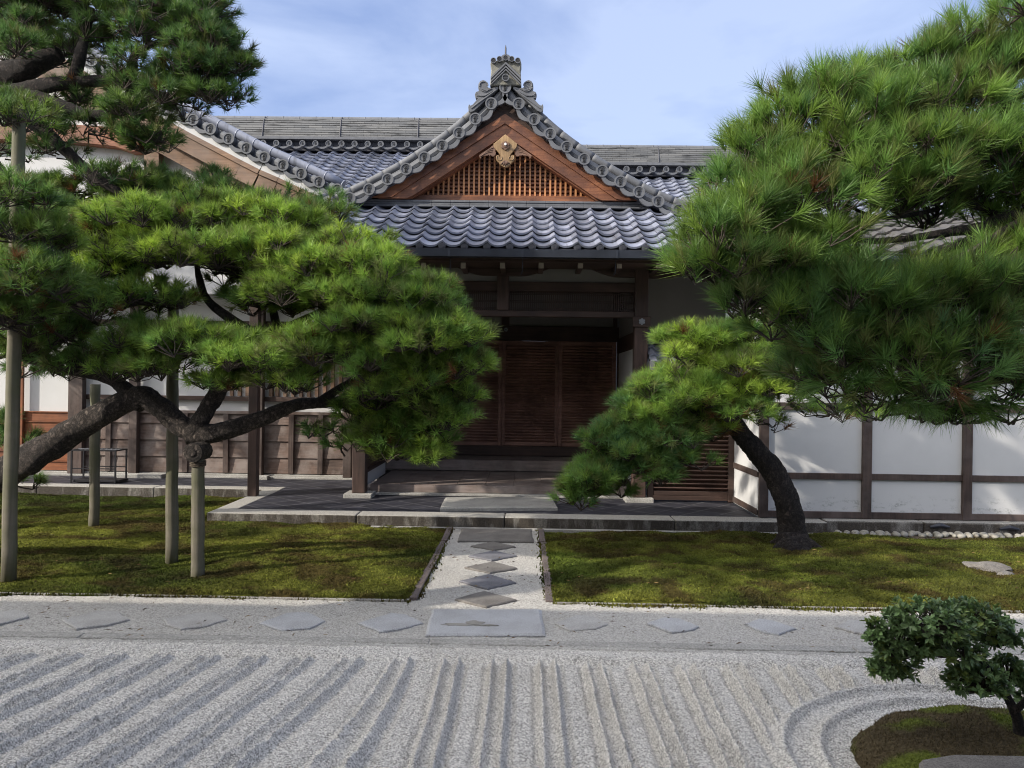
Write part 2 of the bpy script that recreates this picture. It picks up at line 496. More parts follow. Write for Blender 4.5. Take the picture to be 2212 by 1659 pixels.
def grid(x0, x1, y0, y1, step, hfun):
    nx, ny = int((x1 - x0) / step) + 1, int((y1 - y0) / step) + 1
    xs, ys = np.linspace(x0, x1, nx), np.linspace(y0, y1, ny)
    XX, YY = np.meshgrid(xs, ys)
    ZZ = hfun(XX, YY)
    v = np.stack([XX.ravel(), YY.ravel(), ZZ.ravel()], 1)
    i = np.arange(nx * ny).reshape(ny, nx)
    f = np.stack([i[:-1, :-1].ravel(), i[:-1, 1:].ravel(), i[1:, 1:].ravel(), i[1:, :-1].ravel()], 1)
    return v, f

# raked gravel: pairs of ridges running away from the viewer, rings round the moss mound
MX, MY, MRX, MRY = 2.42, 3.72, 0.80, 0.69
def mound_d(x, y):
    q = np.sqrt(((x - MX) / MRX) ** 2 + ((y - MY) / MRY) ** 2) + 1e-6
    return (q - 1) * np.sqrt((x - MX) ** 2 + (y - MY) ** 2) / q
def rake(x, y):
    rn = np.random.default_rng(3)
    tl = np.clip((-0.45 - x) / 0.95, 0, 1); tr = np.clip((x - 0.5) / 0.6, 0, 1)
    fan = -0.185 * tl * tl * (3 - 2 * tl) - 0.04 * tr
    u = x - fan * (5.3 - y) + 0.008 * vnoise(x * 1.5, y * 1.6, 5) + 0.003 * vnoise(x * 4, y * 9, 6)
    ph = (u - 0.02) / 0.302
    c = (ph - np.floor(ph) - 0.5) * 0.302
    amp = 0.90 + 0.25 * vnoise(x * 1.3, y * 3, 9)
    right = np.where(c > 0, 1.0, 0.84)
    h = (0.060 - 0.022 * tl) * right * amp * np.exp(-((np.abs(c) - 0.046) / 0.0150) ** 2) - 0.016 * np.exp(-(c / 0.018) ** 2) - (0.024 - 0.014 * tl) * np.exp(-((np.abs(c) - 0.084) / 0.018) ** 2)
    edge = np.clip((5.13 - y) / 0.13, 0, 1); edge = edge * edge * (3 - 2 * edge)
    d = mound_d(x, y)
    near = np.clip((d - 0.34) / 0.09, 0, 1)
    ring = 0.040 * np.exp(-((d - 0.325) / 0.030) ** 2) + 0.034 * np.exp(-((d - 0.15) / 0.030) ** 2)
    berm = 0.012 * np.exp(-((y - 5.20) / 0.05) ** 2) * (1 + 0.6 * vnoise(x * 6, y * 6, 2)) - 0.022 * np.exp(-((y - 5.10) / 0.035) ** 2)
    h = h * (1 + 0.30 * vnoise(x * 28, y * 28, 14) + 0.22 * vnoise(x * 61, y * 61, 15))
    z = h * edge * near + ring * (d > -0.05) + berm * near
    return z + 0.005 * fbm(x * 11, y * 11, 21, 3) + rn.normal(0, 0.0017, x.shape)
v, f = grid(-4.4, 4.3, 3.1, 5.33, 0.0075, rake)
obj('raked_gravel', (v, f), M['gravel_front'], smooth=False, kind='structure')
g = MB(); g.add([(-30, -4, -0.02), (30, -4, -0.02), (30, 3.1, -0.02), (-30, 3.1, -0.02)], [(0, 1, 2, 3)])
for a, b in ((-30, -4.4), (4.3, 30)): g.add([(a, 3.1, -0.02), (b, 3.1, -0.02), (b, 5.33, -0.02), (a, 5.33, -0.02)], [(0, 1, 2, 3)])
obj('gravel_yard', g, M['gravel_front'], kind='structure')

def path_h(x, y):
    return 0.006 * fbm(x * 3, y * 3, 31, 4) + np.random.default_rng(4).normal(0, 0.0022, x.shape)
v1, f1 = grid(-6.2, 5.6, 5.30, 6.50, 0.012, lambda x, y: path_h(x, y) - 0.05 * np.clip((5.335 - y) / 0.03, 0, 1))
v2, f2 = grid(-0.86, 0.23, 6.50, 9.72, 0.012, path_h)
obj('gravel_path', (np.concatenate([v1, v2]), np.concatenate([f1, f2 + len(v1)])), M['gravel_path'], kind='structure')
g = MB()
for a, b in ((-30, -6.2), (5.6, 30)): g.add([(a, 5.33, -0.01), (b, 5.33, -0.01), (b, 6.5, -0.01), (a, 6.5, -0.01)], [(0, 1, 2, 3)])
obj('gravel_path_beyond', g, M['gravel_path'], kind='structure')

# flush granite strip between the raked gravel and the path
xs = [-6.0, -3.05, -0.62, 0.62, 2.3, 4.9]
k = MB()
for a, b in zip(xs[:-1], xs[1:]):
    k.box(a + 0.006, b - 0.006, 5.395 + random.uniform(-0.006, 0.006), 5.50, -0.05, 0.007 + random.uniform(-0.002, 0.003))
obj('edging_strip', k, M['granite_pale'], kind='structure', bevel=0.006)

# moss lawns
def moss_h(x, y):
    return 0.03 + 0.035 * fbm(x * 0.8 + 7, y * 0.8, 41, 3) + 0.013 * fbm(x * 5, y * 5, 43, 3) + np.random.default_rng(6).normal(0, 0.004, x.shape)
def moss_col(x, y, rng, spread=0.25):
    n = 0.5 + 0.5 * fbm(x * 0.9, y * 1.3, 51, 4); n2 = 0.5 + 0.5 * fbm(x * 3.1, y * 3.7, 57, 3)
    a, b, c = np.array([0.074, 0.080, 0.018]), np.array([0.175, 0.188, 0.033]), np.array([0.070, 0.050, 0.020])
    t = np.clip(n * 1.3 - 0.3 + rng.normal(0, 0.14, x.shape), 0, 1)[:, None]
    col = a * (1 - t) + b * t
    br = np.clip((n2 - 0.47) * 2.4 + rng.normal(0, 0.2, x.shape), 0, 0.85)[:, None]
    col = col * (1 - br) + c * br
    n3 = 0.5 + 0.5 * fbm(x * 0.55 + 3, y * 0.8, 67, 3); dk = np.clip((n3 - 0.5) * 3, 0, 1)[:, None]
    col = col * (1 - 0.5 * dk * np.array([1.0, 0.75, 0.8]))
    bu = np.clip(fbm(x * 5, y * 5, 43, 3) * 0.35 + 0.95, 0.6, 1.3)[:, None]
    col = col * bu
    col = col * (1 + rng.normal(0, spread, x.shape)).clip(0.4, 1.8)[:, None]
    return np.concatenate([col, np.ones((len(x), 1))], 1)
LAWN = [(-9.5, -0.90, 6.44, 9.72), (-9.5, -3.98, 9.72, 11.85), (0.27, 8.5, 6.44, 9.52)]
lv, lf, base = [], [], 0
for (a, b, c, d) in LAWN:
    v, f = grid(a, b, c, d, 0.022, moss_h)
    ed = np.minimum.reduce([np.clip((v[:, 0] - a) / 0.08, 0, 1), np.clip((b - v[:, 0]) / 0.08, 0, 1), np.clip((v[:, 1] - c) / 0.08, 0, 1), np.ones(len(v))])
    v[:, 2] = v[:, 2] * ed + 0.0 * (1 - ed)
    lv.append(v); lf.append(f + base); base += len(v)
v = np.concatenate(lv); f = np.concatenate(lf)
obj('moss_lawn', (v, f), M['moss'], smooth=True, kind='structure', attr=moss_col(v[:, 0], v[:, 1], RNG, 0.1))

def blades(n_per_m2, rects, hfun, colfun, hgt=(0.006, 0.017), wid=0.009, rng=RNG, name='moss_sprigs'):
    xs, ys = [], []
    for (a, b, c, d) in rects:
        n = int((b - a) * (d - c) * n_per_m2)
        # more sprigs near the viewer than far off
        xs.append(rng.uniform(a, b, n)); ys.append(rng.uniform(c, d, n))
    x, y = np.concatenate(xs), np.concatenate(ys)
    vis = (np.abs(x) < 0.70 * y + 0.3)
    x, y = x[vis], y[vis]
    z = hfun(x, y)
    N = len(x); ang = rng.uniform(0, 2 * np.pi, N); w = wid * rng.uniform(0.6, 1.3, N); h = rng.uniform(*hgt, N)
    dx, dy = np.cos(ang) * w, np.sin(ang) * w
    lx, ly = rng.normal(0, 0.6, N) * h, rng.normal(0, 0.6, N) * h
    v = np.stack([np.stack([x - dx, y - dy, z - 0.006], 1), np.stack([x + dx, y + dy, z - 0.006], 1), np.stack([x + lx, y + ly, z + h], 1)], 1).reshape(-1, 3)
    f = np.arange(3 * N).reshape(-1, 3)
    c = np.repeat(colfun(x, y, rng), 3, axis=0)
    c[2::3, :3] *= 1.3
    return obj(name, (v, f), M['moss_blade'], kind='stuff', attr=c)
def lawn_top(x, y): return 0.03 + 0.035 * fbm(x * 0.8 + 7, y * 0.8, 41, 3) + 0.013 * fbm(x * 5, y * 5, 43, 3)
ms = blades(5200, [(-8.0, -0.90, 6.45, 9.72), (-8.5, -4.0, 9.72, 11.8), (0.27, 7.0, 6.45, 9.5)], lawn_top, moss_col)
ms['label'] = 'short green and brown moss sprigs covering both lawns'

def litter(n, rects, zf_, length, width, cols, rng, name, label):
    V, Cc = [], []
    for (a, b, c, d) in rects:
        m = int(n * (b - a) * (d - c)); x = rng.uniform(a, b, m); y = rng.uniform(c, d, m); z = zf_(x, y) + 0.006
        ang = rng.uniform(0, 6.283, m); L_ = length * rng.uniform(0.5, 1.2, m); w = width * rng.uniform(.6, 1.3, m)
        dx, dy = np.cos(ang) * L_ / 2, np.sin(ang) * L_ / 2; sx, sy = -np.sin(ang) * w / 2, np.cos(ang) * w / 2; t = rng.uniform(0, .012, m)
        V.append(np.stack([np.stack([x - dx, y - dy, z], 1), np.stack([x + sx, y + sy, z + t], 1), np.stack([x + dx, y + dy, z + t * .6], 1), np.stack([x - sx, y - sy, z + t * .3], 1)], 1).reshape(-1, 3))
        q = np.array(cols)[rng.integers(0, len(cols), m)] * rng.uniform(.6, 1.3, (m, 1)); Cc.append(np.repeat(np.concatenate([q, np.ones((m, 1))], 1), 4, 0))
    V = np.concatenate(V); o = obj(name, (V, np.arange(len(V)).reshape(-1, 4)), M['moss_blade'], kind='stuff', attr=np.concatenate(Cc)); o['label'] = label
    return o
DRY = [(0.16, 0.10, 0.05), (0.10, 0.06, 0.035), (0.22, 0.15, 0.07), (0.06, 0.045, 0.03)]
litter(26, [(-7, 6, 6.5, 9.6), (-4.5, 4.5, 5.35, 6.45)], lambda x, y: np.where(y < 6.45, 0.004, lawn_top(x, y) + 0.012) * np.where((x > -.9) & (x < .28) & (y > 6.4), 0.2, 1), 0.05, 0.004, DRY, RNG, 'fallen_needles', 'dry brown pine needles fallen on moss and gravel')
# moss creeping past the borders, and dark crumbs of soil beside the edging
def creep_col(x, y, rng): return moss_col(x, y, rng) * np.array([0.9, 0.85, 0.9, 1])
n_ = 5200
ex_ = np.concatenate([RNG.uniform(-7, -.9, n_ // 2), RNG.uniform(.27, 6, n_ // 2)]); ey_ = 6.44 - np.abs(RNG.normal(0, 0.022, n_)) * (0.4 + 1.2 * (vnoise(ex_ * 3, ex_ * 0, 8) > 0.1))
sx_ = np.concatenate([-0.88 + np.abs(RNG.normal(0, 0.03, 1500)), 0.26 - np.abs(RNG.normal(0, 0.03, 1500))]); sy_ = RNG.uniform(6.5, 9.7, 3000)
xx_, yy_ = np.concatenate([ex_, sx_]), np.concatenate([ey_, sy_])
an_ = RNG.uniform(0, 6.28, len(xx_)); ww_ = 0.010
vv_ = np.stack([np.stack([xx_ - np.cos(an_) * ww_, yy_ - np.sin(an_) * ww_, np.full(len(xx_), 0.0)], 1), np.stack([xx_ + np.cos(an_) * ww_, yy_ + np.sin(an_) * ww_, np.full(len(xx_), 0.0)], 1), np.stack([xx_, yy_, RNG.uniform(.012, .032, len(xx_))], 1)], 1).reshape(-1, 3)
cr_ = obj('creeping_moss', (vv_, np.arange(len(vv_)).reshape(-1, 3)), M['moss_blade'], kind='stuff', attr=np.repeat(creep_col(xx_, yy_, RNG), 3, 0)); cr_['label'] = 'moss creeping over the edging onto the gravel'

# dark stone edging along both sides of the path and in front of the lawns
k = MB()
y = 6.46
for side, xx in ((0, -0.875), (1, 0.25)):
    y = 6.47
    while y < 9.65:
        L = random.uniform(0.45, 0.8); e = min(y + L, 9.68)
        k.obox((xx + random.uniform(-0.008, 0.008), (y + e) / 2, 0.0), (0.034, 0, 0), (random.uniform(-.006, .006), (e - y) / 2 - 0.006, 0), (0, 0, 0.022 + random.uniform(-0.004, 0.006)))
        y = e
obj('path_edging', k, M['stone_dark'], kind='structure', bevel=0.008, seg=2)
k = MB()
for a0, b0 in ((-9.0, -0.9), (0.28, 8.5)):
    a = a0
    while a < b0:
        e = min(a + random.uniform(0.9, 1.6), b0)
        k.obox(((a + e) / 2, 6.44 + random.uniform(-0.006, 0.006), 0.0), ((e - a) / 2 - 0.004, 0, 0), (0, 0.012, 0), (0, 0, 0.016 + random.uniform(-0.004, 0.004)))
        a = e
obj('lawn_edging', k, M['granite'], kind='structure', bevel=0.004)

# ------------------------------------------------------------------ pavement with granite kerb
PZ = 0.14
KF = 9.745
g = MB(); g.box(-3.65, 3.0, KF + 0.33, 15.0, 0.0, PZ - 0.004); g.box(-3.92, -3.65, 12.2, 15.0, 0.0, PZ - 0.004); g.box(-9.6, -3.92, 12.2, 13.6, 0.0, PZ - 0.004)
obj('slate_pavement', g, M['slate'], kind='structure')
k = MB()
for a, b in ((-3.92, -2.05), (-2.05, -0.205), (-0.205, 1.9), (1.9, 3.78)):
    k.box(a + 0.003, b - 0.003, KF + random.uniform(-0.004, 0.004), KF + 0.33, -0.05, PZ)
k.box(-3.92, -3.65, KF + 0.333, 11.9, -0.05, PZ - 0.001)
for a, b in ((-9.6, -7.4), (-7.4, -5.6), (-5.6, -3.66)):
    k.box(a + 0.003, b - 0.003, 11.905, 12.19, -0.05, PZ)
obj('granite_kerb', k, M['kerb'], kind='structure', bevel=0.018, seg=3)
k = MB(); k.box(-3.95, 3.9, KF - 0.09, KF - 0.012, -0.05, 0.012)
obj('kerb_foot_strip', k, M['granite_pale'], kind='structure', bevel=0.004)

# ------------------------------------------------------------------ stepping stones
def flag(name, quad, z0, z1, mat, label, group, jag=0.012, bev=0.012):
    pts = []
    n = len(quad)
    for i in range(n):
        a, b = Vector(quad[i][:2]), Vector(quad[(i + 1) % n][:2])
        for j in range(5):
            p = a.lerp(b, j / 5)
            pts.append((p.x + random.uniform(-jag, jag), p.y + random.uniform(-jag, jag)))
    if sum(pts[i][0] * pts[(i + 1) % len(pts)][1] - pts[(i + 1) % len(pts)][0] * pts[i][1] for i in range(len(pts))) < 0: pts.reverse()
    cx = sum(p[0] for p in pts) / len(pts); cy = sum(p[1] for p in pts) / len(pts)
    mb = MB().prism_xy(pts, z0, z1, 0, 0.05, bev)
    o = obj(name, mb, mat, loc=(cx, cy, 0))
    return tag(o, label, 'paving stone', group)

def zq(pts, ox, oy, s, z=0.0):
    return [G((ox + a / s) / 1.1573, (oy + b / s) / 1.1573, z) for a, b in pts]
path_lab = ['narrow brown diamond stepping stone next to the kerb step slab, farthest of the path diamonds',
            'slim blue grey diamond stepping stone second from the kerb on the gravel path',
            'pale pinkish diamond stepping stone in the middle of the five on the gravel path',
            'flat blue grey diamond stepping stone with dark front edge, fourth from the kerb',
            'wide beige diamond stepping stone on the path directly behind the big rectangular slab']
dm = [[(570, 430), (840, 378), (1120, 440), (860, 480)], [(540, 550), (850, 487), (1140, 553), (820, 607)], [(495, 693), (840, 623), (1145, 703), (800, 763)],
      [(430, 862), (790, 778), (1130, 880), (780, 955)], [(370, 1085), (730, 985), (1140, 1095), (760, 1180)]]
dmat = ['path_grey', 'path_blue', 'path_grey', 'path_blue', 'path_grey']
for q, lb, mt in zip(dm, path_lab, dmat):
    flag('stepping_stone', zq(q, 1060, 1280, 4.88), -0.05, 0.020, M[mt], lb, 'diamond stepping stones up the path', 0.004, 0.008)
flag('step_slab', zq([(455, 225), (1310, 235), (1340, 380), (420, 375)], 1060, 1280, 4.88), -0.05, 0.03, M['path_grey'], 'rough rectangular step slab lying against the kerb at the path end', None)
flag('junction_slab', zq([(95, 1215), (1435, 1215), (1485, 1525), (10, 1525)], 1060, 1280, 4.88), -0.05, 0.022, M['stone_blue'], 'large blue grey rectangular slab with a brown stain where the paths meet', None, 0.006)
row = [([(-120, 495), (60, 462), (105, 468), (128, 492), (0, 525), (-100, 530)], 0, 'stone_grey', 'grey flagstone cut by the picture edge, farthest left in the front row'),
       ([(265, 505), (420, 468), (510, 470), (560, 505), (470, 525), (330, 545)], 0, 'stone_grey', 'long grey slanted flagstone in front of the slim left support poles'),
       ([(705, 500), (860, 475), (930, 473), (980, 503), (900, 530), (780, 548), (725, 530)], 0, 'stone_grey', 'rounded brownish grey flagstone, third from the large slab going left'),
       ([(1120, 520), (1240, 475), (1330, 472), (1408, 510), (1340, 540), (1220, 552)], 0, 'stone_blue', 'angular blue flagstone, second from the large slab going left'),
       ([(1545, 520), (1690, 475), (1760, 485), (1830, 520), (1730, 545), (1640, 557)], 0, 'stone_blue', 'diamond flagstone with brown patch immediately left of the large slab'),
       ([(185, 520), (280, 485), (350, 490), (415, 525), (360, 545), (250, 552)], 1280, 'stone_grey', 'pinkish grey oval flagstone immediately right of the large slab'),
       ([(580, 520), (660, 495), (720, 500), (810, 535), (760, 553), (690, 560), (650, 545)], 1280, 'stone_blue', 'pale blue flagstone, second from the large slab going right'),
       ([(1005, 525), (1070, 500), (1130, 510), (1225, 543), (1150, 570), (1090, 560)], 1280, 'stone_blue', 'blue flagstone sloping down to the right, third right of the large slab'),
       ([(1395, 535), (1460, 503), (1560, 520), (1620, 545), (1560, 570), (1480, 560)], 1280, 'stone_grey', 'dark grey flagstone partly hidden behind the leafy shrub')]
for q, ox, mt, lb in row:
    flag('flagstone', zq(q, ox, 1260, 1.728), -0.05, 0.014, M[mt], lb, 'flagstones set in the cross path', 0.006, 0.006)
# brown lichen stains lie in the stone itself: thin worn patches
def blotch(cx, cy, rx, ry, seed):
    r = random.Random(seed); pts = []
    for i in range(18):
        a = i / 18 * 2 * math.pi; q = r.uniform(0.6, 1.15)
        pts.append((cx + math.cos(a) * rx * q, cy + math.sin(a) * ry * q))
    return pts
q = [G(968, 1356, 0.024), G(1020, 1344, 0.024), G(1045, 1355, 0.024), G(855, 1346, 0.024)]
M['lichen'] = stone('brown_lichen', (0.29, 0.275, 0.25), (0.21, 0.195, 0.17), 3, 0.8)
k = MB()
for p, rx, ry, sd in ((G(990, 1350, 0.02), 0.13, 0.035, 1), (G(1025, 1346, 0.02), 0.07, 0.05, 2), (G(1052, 1352, 0.02), 0.085, 0.02, 3)):
    k.prism_xy(blotch(p.x, p.y, rx, ry, sd), 0.02, 0.0235 + 0.0015 * sd)
js = [o for o in COL.objects if o.name == 'junction_slab'][0]
obj('lichen_patch', k, M['lichen'], js)

flag('entrance_step_stone', [G(950, 1102, 0.155), G(1204, 1100, 0.155), G(1192, 1078, 0.155), G(962, 1078, 0.155)], PZ - 0.01, 0.185, M['granite_pale'],
     'pale flat granite slab lying on the dark slate paving before the entrance', None, 0.004, 0.01)

# ------------------------------------------------------------------ roof tile fields
PITCH = 0.295
def prof(t):
    t = t - math.floor(t)
    hump = 0.050 * math.exp(-((t - 0.20) / 0.125) ** 2) + 0.050 * math.exp(-((t - 1.20) / 0.125) ** 2)
    pan = -0.020 * math.sin(math.pi * (t - 0.38) / 0.62) if t > 0.38 else 0
    return hump + pan
def tile_field(O, ex, es, n, u0, u1, nv, expo, clip, K=9, name='tile_roof', parent=None, lift=0.036, mat=None):
    O, ex, es, n = Vector(O), Vector(ex), Vector(es), Vector(n)
    V, Fc, T = [], [], []
    i0, i1 = int(math.floor(u0 / PITCH)), int(math.ceil(u1 / PITCH))
    pr = [prof(j / K) for j in range(K + 1)]
    for j in range(nv):
        for i in range(i0, i1):
            uc, vc = (i + 0.5) * PITCH, (j + 0.4) * expo
            if not clip(uc, vc): continue
            b = len(V); t = random.uniform(0.05, 0.95); dl = random.uniform(-0.005, 0.005); dv = random.uniform(-0.008, 0.008)
            rows = ((j * expo + dv, lift + dl - 0.026), (j * expo + dv, lift + dl), ((j + 1) * expo + 0.02, 0.0 + dl))
            for (vv, hh) in rows:
                for q in range(K + 1):
                    u = i * PITCH + q / K * PITCH * 1.0
                    V.append(O + ex * u + es * vv + n * (pr[q] + hh)); T.append((t, t, t, 1))
            for r in range(2):
                for q in range(K):
                    a = b + r * (K + 1) + q
                    Fc.append((a, a + 1, a + K + 2, a + K + 1))
    mb = MB(); mb.v = [tuple(p) for p in V]; mb.f = Fc; mb.m = [0] * len(Fc)
    o = obj(name, mb, mat or M['tile'], parent, smooth=False, attr=T)
    return o

# disc end tile with rim and a two-character relief
def glyph_strokes():
    # (x0, z0, x1, z1) in units of the disc radius, read off the discs: fan and hook above, cross, then a legged lower character
    return [(-0.30, 0.48, -0.22, 0.30), (-0.17, 0.56, -0.15, 0.30), (-0.03, 0.52, -0.08, 0.32), (0.06, 0.55, 0.24, 0.55), (0.24, 0.55, 0.26, 0.36), (0.26, 0.36, 0.10, 0.22),
            (-0.34, 0.10, 0.34, 0.16), (-0.12, 0.24, -0.16, -0.02), (0.06, 0.22, 0.10, -0.02), (-0.06, 0.10, -0.20, -0.08), (0.08, 0.10, 0.24, -0.06),
            (-0.18, -0.12, 0.16, -0.10), (-0.16, -0.12, -0.18, -0.38), (0.14, -0.12, 0.12, -0.36), (-0.14, -0.25, 0.12, -0.24), (-0.02, -0.12, -0.03, -0.58),
            (-0.10, -0.40, -0.30, -0.60), (0.06, -0.40, 0.28, -0.60), (-0.16, -0.48, 0.16, -0.46), (-0.2, -0.62, 0.02, -0.55)]
def disc(mb, x, y, z, r, L, glyph=True, n=22, w=0.055):
    mb.cyl_y(x, z, y + 0.02, y + L, r * 0.86, n, 0)
    # face set back inside the rim
    ang = [2 * math.pi * k / n for k in range(n)]
    rings = [(r * 0.86, 0.02), (r, 0.02), (r, 0.0), (r * 0.78, 0.0), (r * 0.76, 0.014), (0.0001, 0.014)]
    vs = [(x + math.cos(a) * q, y + d, z + math.sin(a) * q) for q, d in rings for a in ang]
    fs = [(i * n + k, i * n + (k + 1) % n, (i + 1) * n + (k + 1) % n, (i + 1) * n + k) for i in range(len(rings) - 1) for k in range(n)]
    mb.add(vs, fs, 0)
    if glyph:
        for (a, b, c, d) in glyph_strokes():
            p, q = Vector((x + a * r, y + 0.010, z + b * r)), Vector((x + c * r, y + 0.010, z + d * r))
            t = (q - p); s = Vector((-t.z, 0, t.x)).normalized() * (r * w)
            mb.obox((p + q) / 2, t * 0.52, (0, 0.005, 0), s, 1)

# ------------------------------------------------------------------ ENTRANCE
cx = -0.33
PY = 11.3
ent = thing('entrance_hall', 'dark timber entrance with grey tiled gable roof, orange gable lattice and louvred doors', 'entrance', (cx, PY, PZ))
PLX, PRX = cx - 2.0, cx + 2.0
for s in (PLX, PRX):
    k = MB().box(s - 0.20, s + 0.20, PY - 0.17, PY + 0.20, PZ - 0.01, PZ + 0.06)
    obj('base_stone', k, M['granite_pale'], ent, bevel=0.012, seg=2)
    k = MB().box(s - 0.095, s + 0.095, PY - 0.095, PY + 0.095, PZ + 0.06, Z(1380, 566, PY))
    p = obj('pillar', k, M['wood_dark'], ent, bevel=0.010)
    # hexagonal nail cover on the pillar face
    zc = Z(1384, 695, PY - 0.1)
    k = MB().box(s - 0.125, s + 0.125, PY - 0.13, PY - 0.096, zc - 0.075, zc + 0.075)
    bp = obj('tie_beam_end', k, M['wood_dark_x'], p, bevel=0.006)
    k = MB()
    for q in range(6):
        a = q * math.pi / 3 + 0.5
        k.cyl_y(s + math.cos(a) * 0.030, zc + math.sin(a) * 0.030, PY - 0.142, PY - 0.13, 0.017, 8)
    k.cyl_y(s, zc, PY - 0.155, PY - 0.13, 0.020, 10)
    obj('nail_cover', k, M['steel'], p)
k = MB().box(PLX + 0.2, PRX - 0.2, PY + 0.16, PY + 0.275, PZ, PZ + 0.035)
obj('sill_stone', k, M['granite_pale'], ent, bevel=0.005)
k = MB().box(-3.84 - 0.065, -3.84 + 0.065, 11.14, 11.27, PZ, 3.35)
obj('side_post', k, M['wood_dark'], ent, bevel=0.008)

# floor and steps
Z1, Z2, Z3, YD = 0.285, 0.480, 0.665, 14.3
k = MB()
k.box(PLX + 0.10, PRX - 0.10, 11.57, 11.66, PZ + 0.036, Z1)
nx = 9
for i in range(nx):
    a = PLX + 0.10 + (PRX - PLX - 0.2) * i / nx; b = PLX + 0.10 + (PRX - PLX - 0.2) * (i + 1) / nx
    k.box(a + 0.0015, b - 0.0015, 11.663, 13.55, Z1 - 0.04, Z1 - random.uniform(0.001, 0.004))
obj('floor', k, M['wood_floor'], ent, bevel=0.004)
k = MB().box(PLX - 0.3, PRX + 0.1, 13.46, 14.35, Z1 + 0.012, Z2)
obj('step', k, M['wood_floor'], ent, bevel=0.006)
k = MB().box(PLX - 0.3, PRX + 0.1, YD - 0.06, YD + 0.35, Z2 + 0.008, Z3)
obj('step', k, M['wood_dark_x'], ent, bevel=0.006)

# louvred doors
dt = Z(1270, 738, YD)
xr = X(1330, 850, YD); wd = 1.035
for i in range(4):
    b = xr - i * wd; a = b - wd
    yd = YD + (0.0 if i % 2 == 0 else 0.045)
    f = MB()
    f.box(a, a + 0.065, yd, yd + 0.04, Z3, dt); f.box(b - 0.065, b, yd, yd + 0.04, Z3, dt)
    f.box(a + 0.065, b - 0.065, yd + 0.001, yd + 0.039, Z3, Z3 + 0.07); f.box(a + 0.065, b - 0.065, yd + 0.001, yd + 0.039, dt - 0.07, dt)
    d = obj('sliding_door', f, M['wood_door'], ent, bevel=0.004)
    l = MB(); z = Z3 + 0.075
    while z < dt - 0.10:
        l.obox(((a + b) / 2, yd + 0.022, z + 0.02), ((b - a) / 2 - 0.066, 0, 0), (0, 0.016, -0.014), (0, 0.004, 0.006)); z += 0.053
    l.box(a + 0.066, b - 0.066, yd + 0.045, yd + 0.05, Z3 + 0.05, dt - 0.05)
    obj('louvre_panel', l, M['wood_door'], d)

zb = Z(1200, 706, YD)
k = MB().box(PLX - 0.6, PRX + 0.12, YD - 0.03, YD + 0.12, dt + 0.004, zb); obj('lintel', k, M['wood_dark_x'], ent, bevel=0.006)
k = MB().box(PLX - 0.6, PRX + 0.12, YD + 0.02, YD + 0.09, zb + 0.003, 3.44); obj('plaster_band', k, M['plaster_shade'], ent)
# flower-shaped nail cover above the doors
k = MB(); c = P(1093, 712, YD - 0.03)
for q in range(6): k.cyl_y(c.x + math.cos(q * 1.047) * 0.024, c.z + math.sin(q * 1.047) * 0.024, YD - 0.045, YD - 0.031, 0.015, 8)
obj('nail_cover', k, M['steel'], ent)
for px in (1092, 1329):
    x = X(px, 690, YD - 0.05); k = MB().box(x - 0.07 if px < 1200 else x - 0.03, x + 0.07 if px < 1200 else x + 0.03, YD - 0.05, YD + 0.018, zb + 0.003, 3.43)
    obj('short_post', k, M['wood_dark'], ent)
# side walls
k = MB(); k.box(PRX + 0.04, PRX + 0.10, 11.5, YD, Z1, 2.36); obj('side_wall', k, M['plaster'], ent)
k = MB(); k.box(PRX + 0.02, PRX + 0.12, 11.4, YD, 2.363, 2.62); k.box(PRX + 0.02, PRX + 0.12, 11.4, YD, PZ, Z1 - 0.002); k.box(PRX + 0.02, PRX + 0.11, YD - 0.14, YD - 0.04, Z1, 2.36)
obj('side_frame', k, M['wood_dark_x'], ent, bevel=0.005)
k = MB(); k.box(PRX + 0.05, PRX + 0.10, 11.4, YD, 2.623, 3.44); obj('upper_side_wall', k, M['plaster_shade'], ent)
k = MB(); k.box(PLX - 0.06, PLX + 0.0, 11.45, 13.4, Z1 - 0.05, Z1 + 0.155); obj('low_side_wall', k, M['plaster'], ent)
k = MB(); k.box(PLX - 0.07, PLX + 0.03, 11.42, 13.45, Z1 + 0.158, Z1 + 0.20)
k.box(PLX - 0.05, PLX - 0.01, 11.5, YD, Z1 + 0.21, 3.42); obj('side_panelling', k, M['wood_dark_x'], ent)
k = MB().box(PLX - 1.4, PRX + 0.7, 10.62, YD + 0.2, 3.445, 3.48); obj('ceiling_board', k, M['wood_dark_x'], ent)

# beams across the front
def zf(py): return Z(1156, py, PY - 0.05)
k = MB()
zt, zl, zc2 = zf(552), zf(580), zf(597)
half = 2.0; pts = []
x = PLX - 0.5
def hij(xc, w):   # boat-shaped bracket below the purlin
    out = []
    for i in range(9): t = i / 8; out.append((xc - w + 0.42 * t, zl - (zl - zc2) * (math.sin(t * math.pi / 2))))
    for i in range(9): t = i / 8; out.append((xc + w - 0.42 * (1 - t), zl - (zl - zc2) * (math.cos(t * math.pi / 2))))
    return out
xm = X(1087, 620, PY)
poly = [(PLX - 0.9, zt), (PLX - 0.9, zl)] + hij(PLX, 0.72) + hij(xm, 0.66) + hij(PRX, 0.72) + [(PRX + 0.9, zl), (PRX + 0.9, zt)]
k.prism_xz(poly, PY - 0.075, PY + 0.075)
obj('eave_purlin', k, M['wood_dark_x'], ent)
k = MB().box(PLX + 0.095, PRX - 0.095, PY - 0.02, PY + 0.03, zf(609), zf(566)); obj('plaster_strip', k, M['plaster_shade'], ent)
k = MB().box(PLX + 0.095, PRX - 0.095, PY - 0.065, PY + 0.065, zf(629), zf(609) - 0.002); obj('front_beam', k, M['wood_dark_x'], ent, bevel=0.006)
